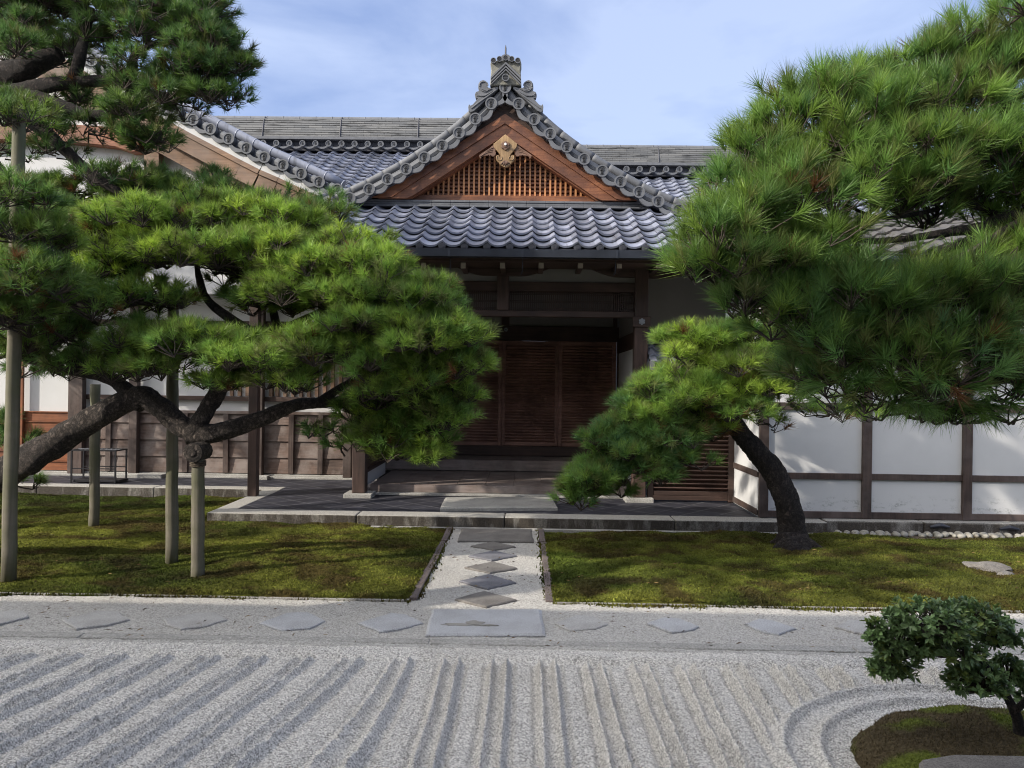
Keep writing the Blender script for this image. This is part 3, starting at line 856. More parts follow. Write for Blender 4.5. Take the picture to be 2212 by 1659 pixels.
k = MB().box(PLX + 0.095, PRX - 0.095, PY - 0.065, PY + 0.065, zf(684), zf(671)); obj('front_beam', k, M['wood_dark_x'], ent, bevel=0.006)
k = MB().box(xm - 0.085, xm + 0.085, PY - 0.085, PY + 0.085, zf(671) + 0.001, zc2 - 0.001); obj('centre_post', k, M['wood_dark'], ent, bevel=0.006)
l = MB(); za, zb2 = zf(671) + 0.002, zf(629) - 0.002
x = PLX + 0.11
while x < PRX - 0.10:
    if abs(x - xm) > 0.095: l.box(x - 0.006, x + 0.006, PY - 0.012, PY + 0.004, za, zb2)
    x += 0.030
for q in (0.08, 0.14, 0.45, 0.52, 0.86, 0.93):
    zz = za + (zb2 - za) * q
    l.box(PLX + 0.095, xm - 0.087, PY + 0.0045, PY + 0.014, zz - 0.005, zz + 0.005); l.box(xm + 0.087, PRX - 0.095, PY + 0.0045, PY + 0.014, zz - 0.005, zz + 0.005)
obj('transom_lattice', l, M['wood_dark'], ent)
# bracket blocks on the right pillar head
k = MB(); zz = Z(1390, 566, PY - 0.12); k.box(PRX - 0.10, PRX + 0.10, PY - 0.16, PY - 0.10, zz - 0.02, zz + 0.09); k.box(PRX - 0.14, PRX + 0.14, PY - 0.17, PY - 0.10, zz + 0.093, zz + 0.15)
obj('bracket_block', k, M['tip'], ent, bevel=0.006)

# eaves: rafters, fascia, gutter
ZE = 3.575; YE = 10.28
for px in (660, 745, 830, 915, 1000.5, 1085.6, 1169, 1254, 1338, 1423, 1508, 1593):
    c = P(px, 574, 10.72); k = MB(); k.box(c.x - 0.033, c.x + 0.033, 10.72, 11.3, c.z - 0.035, c.z + 0.04); k.box(c.x - 0.034, c.x + 0.034, 10.712, 10.722, c.z - 0.036, c.z + 0.041, 1)
    obj('rafter', k, [M['wood_dark'], M['tip']], ent)
k = MB().box(cx - 3.5, cx + 3.5, YE + 0.10, YE + 0.14, ZE - 0.13, ZE - 0.02); k.box(cx - 3.5, cx + 3.5, YE + 0.142, 10.74, ZE - 0.10, ZE - 0.075); obj('fascia', k, M['wood_dark_x'], ent)
gt, gb, gy = Z(1130, 538.5, YE - 0.1), Z(1130, 555, YE - 0.1), YE - 0.10
k = MB()
for a, b in ((-3.6, -1.62), (-1.62, 0.30), (0.30, 1.52), (1.52, 3.6)):
    poly = [(gy + 0.13, gt), (gy + 0.12, gt), (gy + 0.12, gb + 0.01), (gy + 0.012, gb + 0.01), (gy + 0.012, gt), (gy - 0.01, gt), (gy - 0.004, gb), (gy + 0.13, gb)]
    n = len(poly); vs = [(cx + a, p, q) for p, q in poly] + [(cx + b - 0.004, p, q) for p, q in poly]
    k.add(vs, [tuple(range(n)), tuple(range(2 * n - 1, n - 1, -1))] + [(i, i + n, (i + 1) % n + n, (i + 1) % n) for i in range(n)])
gut = obj('gutter', k, M['gutter'], ent)
for dx in (-2.6, -1.62, -0.65, 0.30, 1.52, 2.5):
    k = MB().box(cx + dx - 0.014, cx + dx + 0.014, gy - 0.016, gy - 0.011, gb - 0.006, gt + 0.004); k.tube([(cx + dx, gy - 0.012, gb - 0.004), (cx + dx, gy + 0.14, gb - 0.004), (cx + dx, gy + 0.16, gb - 0.16), (cx + dx - 0.02, gy + 0.18, gb - 0.20)], 0.006, 6)
    obj('gutter_hook', k, M['gutter'], gut)

# front skirt of tiles
YG, ZG = 12.12, 4.49
L = math.hypot(YG - YE, ZG - ZE); es = Vector((0, YG - YE, ZG - ZE)) / L; nn = Vector((0, -es.z, es.y))
NV = 7
def clip_skirt(u, v): return abs(u) < 3.62 - 0.80 * (v / L)
sk = tile_field((cx + 0.07, YE, ZE), (1, 0, 0), es, nn, -3.7, 3.7, NV, L / NV, clip_skirt, 9, 'skirt_roof', ent, 0.044)
k = MB().add([(cx - 3.6, YE, ZE - 0.02), (cx + 3.6, YE, ZE - 0.02), (cx + 2.8, YG, ZG - 0.03), (cx - 2.8, YG, ZG - 0.03)], [(0, 1, 2, 3)])
obj('roof_bed', k, M['tile_dark'], sk)
for i in range(-12, 13):
    x = cx + 0.07 + (i + 0.20) * PITCH
    if abs(x - cx) > 3.5: continue
    k = MB(); k.cyl_y(x, ZE + 0.012, YE - 0.014, YE + 0.06, 0.050, 14); k.cyl_y(x, ZE + 0.012, YE - 0.020, YE - 0.014, 0.034, 12)
    for q in range(5): k.cyl_y(x + 0.02 * math.cos(q * 1.257), ZE + 0.012 + 0.02 * math.sin(q * 1.257), YE - 0.026, YE - 0.02, 0.008, 6)
    obj('eave_end_tile', k, M['tile_dark'], sk)
# hips left and right
for s in (-1, 1):
    a, b = Vector((cx + s * 2.75, YG, ZG + 0.05)), Vector((cx + s * 3.66, YE - 0.02, ZE + 0.05))
    k = MB(); k.tube([a, a.lerp(b, .3), a.lerp(b, .6), b + Vector((0, 0, 0.04))], 0.085, 10); k.tube([a + Vector((0, 0, .1)), a.lerp(b, .5) + Vector((0, 0, .1)), b + Vector((0, 0, .15))], 0.06, 10)
    obj('hip_ridge', k, M['tile_rim'], ent, smooth=True)
    # side skirt falling away to the side eave
    k = MB().add([(cx + s * 2.70, YG, ZG), (cx + s * 3.62, YE, ZE), (cx + s * 3.62, 17.0, ZE), (cx + s * 2.70, 17.0, ZG)], [(0, 1, 2, 3) if s > 0 else (3, 2, 1, 0)])
    obj('side_roof', k, M['tile_rim'], ent)

# noshi band at the foot of the gable
k = MB()
za = Z(1092, 450, 12.05)
for i, (dz, dy) in enumerate(((0.0, 0.0), (0.035, 0.018), (0.07, 0.006))):
    x = cx - 2.55
    while x < cx + 2.5:
        e = min(x + 0.29, cx + 2.55); k.box(x + 0.001, e - 0.001, 11.98 + dy, 12.4, za + dz + 0.0015, za + dz + 0.034); x = e
for s in (-1, 1):
    k.obox((cx + s * 2.62, 11.98, za - 0.01), (0.16, 0, -s * 0.03), (0, 0.12, 0), (0, 0, 0.045))
obj('gable_foot_tiles', k, M['tile_rim'], ent, bevel=0.004)

# gable: verge curve from the disc centres
YV = 11.76
DX = [0, .205, .44, .683, .933, 1.197, 1.468, 1.742, 2.02, 2.31, 2.61]
DZ = [0, .243, .475, .687, .88, 1.06, 1.235, 1.39, 1.544, 1.68, 1.80]
ZP = Z(1092, 188, YV)
def curve_z(x):
    x = abs(x)
    for i in range(len(DX) - 1):
        if x <= DX[i + 1]:
            t = (x - DX[i]) / (DX[i + 1] - DX[i]); return ZP - (DZ[i] * (1 - t) + DZ[i + 1] * t)
    return ZP - DZ[-1] - (x - DX[-1]) * 0.38
for i, (dx, dz) in enumerate(zip(DX, DZ)):
    for s in ((1,) if i == 0 else (-1, 1)):
        mb = MB(); disc(mb, cx + s * dx, YV, ZP - dz, 0.090, 0.32)
        obj('verge_tile', mb, [M['tile_rim'], M['glyph']], ent, smooth=False)
for s in (-1, 1):
    mb = MB()
    for i in range(len(DX) - 1):
        a, b = Vector((cx + s * DX[i], 0, ZP - DZ[i])), Vector((cx + s * DX[i + 1], 0, ZP - DZ[i + 1]))
        t = (b - a).normalized(); nrm = Vector((-t.z, 0, t.x))
        if nrm.z < 0: nrm = -nrm
        # hanging crescent between two discs
        top, bot = [], []
        for q in range(9):
            w = q / 8; c = a.lerp(b, w)
            sag = math.sin(w * math.pi)
            top.append(c - nrm * (0.018 + 0.055 * sag)); bot.append(c - nrm * (0.055 + 0.085 * sag))
        poly = [(p.x, p.z) for p in top] + [(p.x, p.z) for p in reversed(bot)]
        mb.prism_xz(poly, YV + 0.012, YV + 0.06, 0)
        top2 = [(p.x, p.z) for p in [a + nrm * 0.06, b + nrm * 0.06]] + [((p + nrm * 0.002).x, (p + nrm * 0.002).z) for p in reversed(top)]
        mb.prism_xz(top2, YV + 0.10, YV + 0.30, 2)
        # raised pan between discs
        c = a.lerp(b, 0.5) + nrm * 0.015
        mb.tube([(a.x, YV + 0.13, a.z), (b.x, YV + 0.13, b.z)], 0.072, 10, 0, False)
    obj('verge_drip_tiles', mb, [M['tile_rim'], M['glyph'], M['tile_dark']], ent)
    # rounded verge ridge on top, in short tile lengths
    pts = [Vector((cx + s * x, YV + 0.17, curve_z(x))) for x in np.linspace(0.02, 2.95, 60)]
    off = []
    for i, p in enumerate(pts):
        t = (pts[min(i + 1, 59)] - pts[max(i - 1, 0)]).normalized(); nrm = Vector((-t.z, 0, t.x)); nrm = nrm if nrm.z > 0 else -nrm
        off.append(p + nrm * 0.135)
    mb = MB()
    for i in range(0, 55, 5):
        seg = off[i:i + 6]; rr = [0.062, 0.064, 0.064, 0.065, 0.066, 0.066]
        mb.tube(seg, rr[:len(seg)], 12, 0)
    for i in range(0, 55, 5):
        seg = [p - Vector((0, -0.16, 0.015)) for p in off[i:i + 6]]
        mb.tube(seg, 0.075, 10, 0)
    obj('verge_ridge', mb, M['tile_rim'], ent, smooth=True)
    # roof shell behind the verge
    mb = MB()
    for i in range(30):
        x0, x1 = 2.9 * i / 30, 2.9 * (i + 1) / 30
        z0, z1 = curve_z(x0), curve_z(x1)
        vs = []
        for y in (YV + 0.08, 17.5):
            vs += [(cx + s * x0, y, z0 + 0.06), (cx + s * x1, y, z1 + 0.06), (cx + s * x1, y, z1 - 0.10), (cx + s * x0, y, z0 - 0.10)]
        fs = [(0, 1, 5, 4), (3, 7, 6, 2), (0, 3, 2, 1), (4, 5, 6, 7)]
        mb.add(vs, fs if s > 0 else [tuple(reversed(q)) for q in fs])
    obj('gable_roof', mb, M['tile_dark'], ent)

# bargeboards
def inner(x): return -0.665 - 0.672 * x
for s in (-1, 1):
    def strip(fa, fb, y0, y1, xe, mat):
        mb = MB(); N = 24
        A = [(x, ZP + fa(x)) for x in np.linspace(0, xe, N)]; B = [(x, ZP + fb(x)) for x in np.linspace(0, xe, N)]
        zmin = za + 0.11
        for i in range(N - 1):
            q = [A[i], A[i + 1], B[i + 1], B[i]]
            q = [(x, max(z, zmin)) for x, z in q]
            if q[0][1] <= zmin + 1e-4 and q[1][1] <= zmin + 1e-4: continue
            vs = [(cx + s * x, y, z) for y in (y0, y1) for x, z in q]
            fs = [(3, 2, 1, 0), (4, 5, 6, 7), (0, 1, 5, 4), (2, 3, 7, 6)]
            if i == 0: fs.append((0, 4, 7, 3))
            if i == N - 2: fs.append((1, 2, 6, 5))
            mb.add(vs, [tuple(reversed(c)) for c in fs] if s < 0 else fs, 0)
        return mb
    o = obj('bargeboard', strip(lambda x: inner(x) + 0.17 + 0.008 * x, lambda x: inner(x), 11.93, 12.00, 2.45, 0), M['wood_gable'], ent)
    obj('upper_board', strip(lambda x: inner(x) + 0.315 + 0.02 * x, lambda x: inner(x) + 0.173 + 0.008 * x, 11.905, 11.98, 2.6, 0), M['wood_gable'], o)
    obj('verge_board', strip(lambda x: curve_z(x) - ZP - 0.115, lambda x: min(curve_z(x) - ZP - 0.2, inner(x) + 0.317 + 0.02 * x), 11.93, 12.02, 2.75, 0), M['wood_dark_x'], o)
    # dark soffit between board and lattice
    obj('gable_soffit', strip(lambda x: inner(x) + 0.10, lambda x: inner(x) - 0.02, 12.003, 12.24, 2.3, 0), M['wood_backing'], o)

# gable lattice and foot beam
YL = 12.14
lt = MB(); zl0 = Z(1092, 424, YL)
x = -1.962
while x < 1.97:
    ztop = ZP + inner(abs(x)) + 0.05
    if ztop > zl0: lt.box(cx + x - 0.0135, cx + x + 0.0135, YL, YL + 0.03, zl0, ztop)
    x += 0.0785
zz = zl0 + 0.03
while zz < ZP - 0.8:
    w = (ZP - 0.62 - zz) / 0.672
    if w > 0.05: lt.box(cx - w, cx + w, YL + 0.032, YL + 0.055, zz - 0.014, zz + 0.014, 1)
    zz += 0.061
lat = obj('gable_lattice', lt, [M['wood_lattice'], M['wood_gable']], ent)
k = MB().add([(cx - 2.4, YL + 0.085, zl0 - 0.05), (cx + 2.4, YL + 0.085, zl0 - 0.05), (cx, YL + 0.085, ZP - 0.4)], [(0, 1, 2)]); obj('lattice_backing', k, M['wood_backing'], lat)
k = MB().box(cx - 2.2, cx + 2.2, YL - 0.06, YL + 0.06, za + 0.105, zl0 - 0.001); obj('gable_beam', k, M['wood_gable'], ent, bevel=0.01)

# carved pendant under the peak
S = 0.000441
def gp(a, b, Y): q = P((1190 + a / 13.83) / 1.1573, (310 + b / 13.83) / 1.1573, Y); return (q.x, q.z)
YP = 11.86
half_r = [(1015, 350), (1200, 500), (1385, 650), (1425, 672), (1415, 760), (1385, 830), (1330, 890), (1270, 960), (1225, 1020), (1200, 1060), (1180, 1100), (1190, 1150), (1215, 1130), (1225, 1085), (1262, 1062), (1320, 1085), (1342, 1150), (1330, 1230), (1290, 1290), (1235, 1335), (1210, 1385), (1160, 1430), (1090, 1470), (1015, 1500)]
outl = [(a, b) for a, b in half_r] + [(2030 - a, b) for a, b in reversed(half_r[1:-1])]
k = MB().prism_xz([gp(a, b, YP) for a, b in outl], YP, YP + 0.06)
pend = obj('gable_pendant', k, M['wood_carved'], ent, bevel=0.006, seg=2)
for s in (1, -1):
    fin = [(1415, 730), (1480, 760), (1570, 840), (1690, 920), (1830, 1010), (1925, 1080), (1905, 1150), (1860, 1190), (1840, 1130), (1780, 1095), (1640, 1085), (1590, 1060), (1550, 1110), (1530, 1060), (1480, 1110), (1410, 1120), (1360, 1060), (1345, 980), (1385, 930), (1330, 890)]
    k = MB().prism_xz([gp(a if s > 0 else 2030 - a, b, YP + 0.02) for a, b in fin], YP + 0.02, YP + 0.055)
    for q in range(3):
        pl = [gp((1430 + q * 20 + t * 420) if s > 0 else 2030 - (1430 + q * 20 + t * 420), 800 + q * 70 + t * (300 - q * 60) - 40 * math.sin(t * 3.1), YP) for t in (0, .25, .5, .75, 1)]
        k.tube([(a, YP + 0.018, b) for a, b in pl], 0.007, 6)
    obj('carved_leaf', k, M['wood_carved_dark'], pend)
    # volute ridge
    sp = []
    for t in np.linspace(0, 1, 16):
        a = -0.6 + t * 5.2; r = 120 * (1 - 0.62 * t); sp.append(gp((1200 + math.cos(a) * r) if s > 0 else 2030 - (1200 + math.cos(a) * r), 1170 + math.sin(a) * r, YP))
    k = MB().tube([(a, YP - 0.002, b) for a, b in sp], 0.008, 6); obj('volute', k, M['wood_carved'], pend, smooth=True)
k = MB()
for q in range(5):
    t = (q - 2) / 2; a, b = gp(1015, 1260, YP); c, d = gp(1015 + t * 170, 1470 - abs(t) * 70, YP)
    k.tube([(a, YP - 0.002, b), ((a + c) / 2, YP - 0.01, (b + d) / 2), (c, YP - 0.002, d)], [0.006, 0.012, 0.005], 7)
obj('carved_fan', k, M['wood_carved_dark'], pend, smooth=True)
gx, gz = gp(1018, 755, YP)
k = MB()
for q in range(6):
    a = q * math.pi / 3 + 0.52; k.cyl_y(gx + math.cos(a) * 0.042, gz + math.sin(a) * 0.042, YP - 0.022, YP - 0.001, 0.027, 12, 0, 0.030)
k.cyl_y(gx, gz, YP - 0.028, YP, 0.035, 14)
ro = obj('rosette', k, M['wood_carved_dark'], pend, bevel=0.004)
k = MB(); k.cyl_y(gx, gz + 0.012, YP - 0.060, YP - 0.026, 0.017, 12, 0, 0.02); obj('rosette_knob', k, M['white'], ro, smooth=True)

# ridge-end ornament
def op(a, b, Y): q = P((1080 + a / 4.608) / 1.1573, (100 + b / 4.608) / 1.1573, Y); return (q.x, q.z)
YO = 11.72
body = [(668, 520), (676, 400), (682, 340), (672, 275), (680, 235), (1022, 235), (1030, 275), (1018, 340), (1024, 400), (1030, 520)]
k = MB().prism_xz([op(a, b, YO + 0.03) for a, b in body], YO + 0.03, YO + 0.24)
orn = obj('ridge_ornament', k, M['mortar'], ent, bevel=0.01)
k = MB()
for off, th in ((0, 26), (42, 20), (78, 15)):
    for s in (1, -1):
        A = [(850, 255 + off), (850 + s * 172, 425 + off), (850 + s * 172, 425 + off + th), (850, 255 + off + th)]
        k.prism_xz([op(a, b, YO) for a, b in A], YO - 0.005 * (3 - off / 40), YO + 0.028)
obj('chevron_moulding', k, M['tile_rim'], orn)
for i, a in enumerate((708, 778, 848, 918, 988)):
    b = (240, 222, 208, 222, 240)[i]; c = op(a, b, YO)
    mb = MB(); disc(mb, c[0], YO - 0.02, c[1], 0.042, 0.42, False, 16)
    for q in (-0.35, 0.0, 0.35): mb.box(c[0] - 0.028, c[0] + 0.028, YO - 0.014, YO - 0.004, c[1] + q * 0.042 - 0.004, c[1] + q * 0.042 + 0.004, 1)
    obj('cap_tile', mb, [M['tile_rim'], M['glyph']], orn)
c = op(847, 430, YO - 0.03)
mb = MB(); disc(mb, c[0], YO - 0.03, c[1], 0.055, 0.2, False, 18)
for q in (-0.4, 0.0, 0.4): mb.box(c[0] - 0.038, c[0] + 0.038, YO - 0.024, YO - 0.012, c[1] + q * 0.055 - 0.006, c[1] + q * 0.055 + 0.006, 1)
obj('cap_tile', mb, [M['tile_rim'], M['glyph']], orn)
fin = [(940, 535), (1010, 553), (1050, 548), (1068, 525), (1066, 495), (1082, 470), (1112, 460), (1145, 472), (1165, 505), (1168, 548), (1158, 585), (1196, 598), (1207, 632), (1196, 666), (1168, 668), (1195, 700), (1232, 742), (1258, 755), (1275, 737), (1283, 770), (1280, 808), (1256, 833), (1215, 815), (1150, 755), (1080, 690), (1000, 620), (935, 560)]
for s in (1, -1):
    k = MB().prism_xz([op(a if s > 0 else 1700 - a, b, YO + 0.06) for a, b in fin], YO + 0.06, YO + 0.16)
    for (sx, sz, rx, rz, a0, a1) in ((1105, 520, 48, 42, 2.9, 6.6), (1090, 530, 62, 62, 0.3, 2.2), (1120, 600, 75, 45, 0.2, 2.3), (1075, 540, 70, 35, 0.6, 2.6)):
        pl = []
        for t in np.linspace(a0, a1, 9):
            a, b = sx + math.cos(t) * rx, sz + math.sin(t) * rz; q = op(a if s > 0 else 1700 - a, b, YO + 0.055); pl.append((q[0], YO + 0.055, q[1]))
        k.tube(pl, 0.011, 7)
    pl = [op(a if s > 0 else 1700 - a, b, YO + 0.055) for a, b in ((960, 575), (1060, 650), (1160, 720), (1250, 790))]
    k.tube([(a, YO + 0.055, b) for a, b in pl], [0.008, 0.014, 0.014, 0.008], 7)
    pl = [op(a if s > 0 else 1700 - a, b, YO + 0.055) for a, b in ((1000, 590), (1090, 640), (1190, 640))]
    k.tube([(a, YO + 0.055, b) for a, b in pl], [0.008, 0.014, 0.008], 7)
    obj('cloud_fin', k, M['tile_rim'], orn, bevel=0.008, seg=2)
a, b = op(848, 180, YO + 0.1), op(848, 70, YO + 0.1)
k = MB().tube([(a[0], YO + 0.1, a[1] - 0.05), (a[0], YO + 0.1, b[1] - 0.03), (a[0], YO + 0.1, b[1] + 0.02)], [0.014, 0.012, 0.002], 8); obj('spike', k, M['iron'], orn)
k = MB()
for i in range(6): k.box(cx - 0.16 + (i % 2) * 0.02, cx + 0.16 - (i % 2) * 0.02, YO + 0.24, 17.4, ZP + 0.02 + i * 0.07, ZP + 0.085 + i * 0.07)
k.tube([(cx, YO + 0.2, ZP + 0.47), (cx, 17.4, ZP + 0.47)], 0.09, 12); obj('ridge', k, M['tile_rim'], ent)

# ------------------------------------------------------------------ REAR HALL (ridges behind the entrance)
def brick_tile(name, lo, hi):
    k = NT(name); mp = k.coord((1, 1, 1), (math.radians(90), 0, 0))
    br = k.n('TexBrick'); br.inputs['Scale'].default_value = 1.0; br.inputs['Brick Width'].default_value = 0.32; br.inputs['Row Height'].default_value = 0.052
    br.inputs['Mortar Size'].default_value = 0.003; br.inputs['Color1'].default_value = (*lo, 1); br.inputs['Color2'].default_value = (*hi, 1); br.inputs['Mortar'].default_value = (0.04, 0.04, 0.045, 1)
    k.l(mp, 0, br, 'Vector')
    n = k.noise(k.coord((0.6, 1, 5)), 3.0, 5, 0.7); r = k.ramp(n, 'Fac', [(0.36, 0.22), (0.47, 1.0)])
    k.color(k.mix((br, 'Color'), r, 1.0, 'MULTIPLY')); k.set(Roughness=0.6)
    return k.m
M['noshi'] = brick_tile('stacked_ridge_tile', (0.15, 0.155, 0.16), (0.22, 0.22, 0.215))
YR = 18.2
def rear(name, label, x0, x1, zt, zb, zd, nv, root):
    """Ridge stack from zb to zt, row of small end tiles at zd, tiles below."""
    k = MB(); n = 9; h = (zt - zb) / (n + 1)
    for i in range(n):
        w = 0.30 - 0.13 * i / n; k.box(x0, x1, YR - w, YR + w, zb + i * h, zb + i * h + h * 0.72); k.box(x0, x1, YR - w + 0.07, YR + w - 0.07, zb + i * h + h * 0.72, zb + (i + 1) * h, 1)
    st = obj('ridge_stack', k, [M['noshi'], M['tile_dark']], root)
    k = MB()
    k.tube([(x, YR, zt - 0.05 + 0.004 * mnoise.noise(Vector((x, 0, 0)))) for x in np.arange(x0, x1 + 0.01, 0.3)], 0.085, 12)
    for x in np.arange(x0 + 0.3, x1, 0.38): k.tube([(x - 0.01, YR, zt - 0.05), (x + 0.01, YR, zt - 0.05)], 0.089, 12)
    obj('ridge_cap', k, M['tile_rim'], root, smooth=True)
    x = x0 + 0.9
    while x < x1:
        k = MB().tube([(x, YR - 0.305, zb + 0.05), (x, YR - 0.185, zt - 0.10), (x, YR - 0.09, zt - 0.01)], 0.016, 6); obj('ridge_strap', k, M['tile_dark'], st); x += 1.78
    k = MB().box(x0, x1, YR - 0.34, YR + 0.3, zd - 0.10, zb - 0.002); obj('ridge_bed', k, M['tile_dark'], root)
    k = MB().box(x0, x1, YR - 0.50, YR - 0.1, zb - 0.06, zb - 0.003); obj('ridge_foot_tiles', k, M['tile_rim'], root)
    nd = int((x1 - x0) / PITCH)
    for i in range(nd):
        x = x0 + (i + 0.5) * PITCH
        if abs(x) > 10.5: continue
        mb = MB(); disc(mb, x, YR - 0.56, zd, 0.068, 0.2, False, 14)
        for (a, b, c, d) in ((-.2, .4, .2, .4), (.2, .4, -.1, .1), (-.3, 0, .3, 0), (0, .1, 0, -.5), (-.25, -.3, .25, -.3)):
            mb.box(x + min(a, c) * .06 - .003, x + max(a, c) * .06 + .003, YR - 0.556, YR - 0.545, zd + min(b, d) * .06 - .004, zd + max(b, d) * .06 + .004, 1)
        # crescent to the next disc
        poly = []
        for q in range(7): w = q / 6; poly.append((x + w * PITCH, zd - 0.02 - 0.05 * math.sin(w * math.pi)))
        for q in range(6, -1, -1): w = q / 6; poly.append((x + w * PITCH, zd - 0.05 - 0.065 * math.sin(w * math.pi)))
        mb.prism_xz(poly, YR - 0.53, YR - 0.50, 0)
        obj('ridge_end_tile', mb, [M['tile_rim'], M['glyph']], root)
    # field of tiles falling towards the front
    sl = Vector((0, 1, 0.55)).normalized(); nr = Vector((0, -sl.z, sl.y)); expo = 0.262
    O = Vector((0, YR - 0.25, zd - 0.12)) - sl * (expo * nv)
    f = tile_field(O, (1, 0, 0), sl, nr, x0, x1, nv, expo, lambda u, v: x0 < u < x1, 8, 'tile_slope', root, 0.042)
    k = MB().add([(x0, O.y, O.z - 0.04), (x1, O.y, O.z - 0.04), (x1, YR - 0.2, zd - 0.15), (x0, YR - 0.2, zd - 0.15)], [(0, 1, 2, 3)]); obj('slope_bed', k, M['tile_dark'], f)
    k = MB().add([(x0, YR + 0.2, zd), (x1, YR + 0.2, zd), (x1, YR + 6, zd - 3.0), (x0, YR + 6, zd - 3.0)], [(0, 1, 2, 3)]); obj('back_slope', k, M['tile_rim'], root)
    k = MB(); k.box(x0 + 0.3, x1 - 0.3, O.y + 0.9, YR + 5, 0.0, O.z + 0.1); obj('wall', k, M['plaster'], root)
rl = thing('rear_hall', 'tiled hall roof behind the entrance gable with the higher long ridge, towards the left pines', 'building', (-5, YR, 0))
rear('rear_hall', '', -10.5, cx + 0.6, Z(730, 256, YR), Z(730, 301, YR - .3), Z(760, 312, YR - .5), 18, rl)
rrh = thing('rear_wing', 'tiled roof with the lower ridge showing between entrance gable and big right pine', 'building', (5, YR, 0))
rear('rear_wing', '', cx + 0.66, 10.5, Z(1400, 317, YR), Z(1400, 356, YR - .3), Z(1420, 367, YR - .5), 17, rrh)

# ------------------------------------------------------------------ LEFT HALL (large gabled hall behind the left pines)
lh = thing('gabled_hall', 'large plastered hall with big tan bargeboard and weathered board wainscot behind the left pines', 'building', (-6, 13.4, PZ))
YW = 13.4
xa, xb = -10.5, PLX - 0.1
zw = lambda py: Z(500, py, YW)
k = MB().box(xa, xb, YW, YW + 0.12, PZ + 0.05, 4.6); obj('wall', k, M['plaster'], lh)
k = MB(); k.box(xa, xb, YW - 0.10, YW - 0.001, PZ - 0.01, zw(1022)); obj('sill', k, M['granite_pale'], lh, bevel=0.01)
k = MB(); k.box(xa, xb, YW - 0.22, YW - 0.103, PZ - 0.01, PZ + 0.03); k.box(X(290, 1040, YW) - 0.1, X(372, 1040, YW), YW - 0.40, YW - 0.223, PZ - 0.01, PZ + 0.06); k.box(X(560, 1040, YW) - 0.05, X(592, 1040, YW), YW - 0.36, YW - 0.223, PZ - 0.01, PZ + 0.06); obj('foot_stone', k, M['granite_pale'], lh, bevel=0.008)
ztop = zw(894); xo = X(170, 950, YW)
hb = [zw(1021), zw(987.5), zw(952), zw(916), ztop]
k = MB()
for i in range(4):
    z0, z1 = hb[i] + 0.003, hb[i + 1] + (0.02 if i < 3 else 0)
    k.add([(xo, YW - 0.075, z0), (xb, YW - 0.075, z0), (xb, YW - 0.045, z1), (xo, YW - 0.045, z1), (xo, YW - 0.002, z0), (xb, YW - 0.002, z0), (xb, YW - 0.002, z1), (xo, YW - 0.002, z1)],
          [(0, 1, 2, 3), (4, 7, 6, 5), (0, 4, 5, 1), (3, 2, 6, 7), (0, 3, 7, 4), (1, 5, 6, 2)])
k.box(xo, xb, YW - 0.095, YW - 0.003, hb[4] + 0.002, hb[4] + 0.05)
obj('wainscot', k, M['wood_wall'], lh, bevel=0.004)
k = MB(); n = 6
for i in range(n): z0 = hb[0] + (ztop - hb[0]) * i / n; k.box(xa, xo, YW - 0.05, YW - 0.003, z0 + 0.003, z0 + (ztop - hb[0]) / n - 0.018); k.box(xa, xo, YW - 0.075, YW - 0.003, z0 + (ztop - hb[0]) / n - 0.016, z0 + (ztop - hb[0]) / n)
obj('orange_wainscot', k, M['wood_red'], lh, label='orange brown board wainscot')
for px, w, zt_, mt in ((175, 0.125, 3.6, 'wood_post'), (298, 0.072, 3.6, 'wood_post'), (565, 0.072, 3.6, 'wood_post'), (755, 0.07, 3.6, 'wood_post')):
    x = X(px, 980, YW); k = MB().box(x - w, x + w, YW - 0.20, YW - 0.077, PZ + 0.03, zt_); obj('post', k, M[mt], lh, bevel=0.008)
for px in (240, 405, 492, 632, 695):
    x = X(px, 980, YW); k = MB().box(x - 0.045, x + 0.045, YW - 0.11, YW - 0.078, zw(1020), ztop + 0.001); obj('batten', k, M['wood_post'], lh, bevel=0.004)
x = X(52, 900, YW); k = MB().box(x - 0.05, x + 0.05, YW - 0.12, YW - 0.076, zw(1020), 3.3); obj('orange_post', k, M['wood_red_z'], lh, bevel=0.005)
k = MB(); k.box(xo, xb, YW - 0.09, YW - 0.001, zw(866), zw(856)); k.box(xo, xb, YW - 0.09, YW - 0.001, zw(705), zw(694)); k.box(xa, xb, YW - 0.09, YW - 0.001, zw(520), zw(490)); obj('rail', k, M['wood_dark_x'], lh, bevel=0.004)
# lattice windows above the low wall
for a, b in ((470, 560), (585, 760)):
    k = MB(); x0, x1 = X(a, 780, YW), X(b, 780, YW)
    k.box(x0, x0 + 0.06, YW - 0.085, YW - 0.001, zw(855), zw(706)); k.box(x1 - 0.06, x1, YW - 0.085, YW - 0.001, zw(855), zw(706))
    w = obj('window', k, M['wood_tan'], lh)
    k = MB(); x = x0 + 0.13
    while x < x1 - 0.1: k.box(x - 0.028, x + 0.028, YW - 0.06, YW - 0.01, zw(855), zw(706)); x += 0.135
    k.box(x0 + 0.06, x1 - 0.06, YW - 0.008, YW - 0.003, zw(780) - 0.03, zw(780) + 0.03)
    obj('window_bars', k, M['wood_tan'], w)
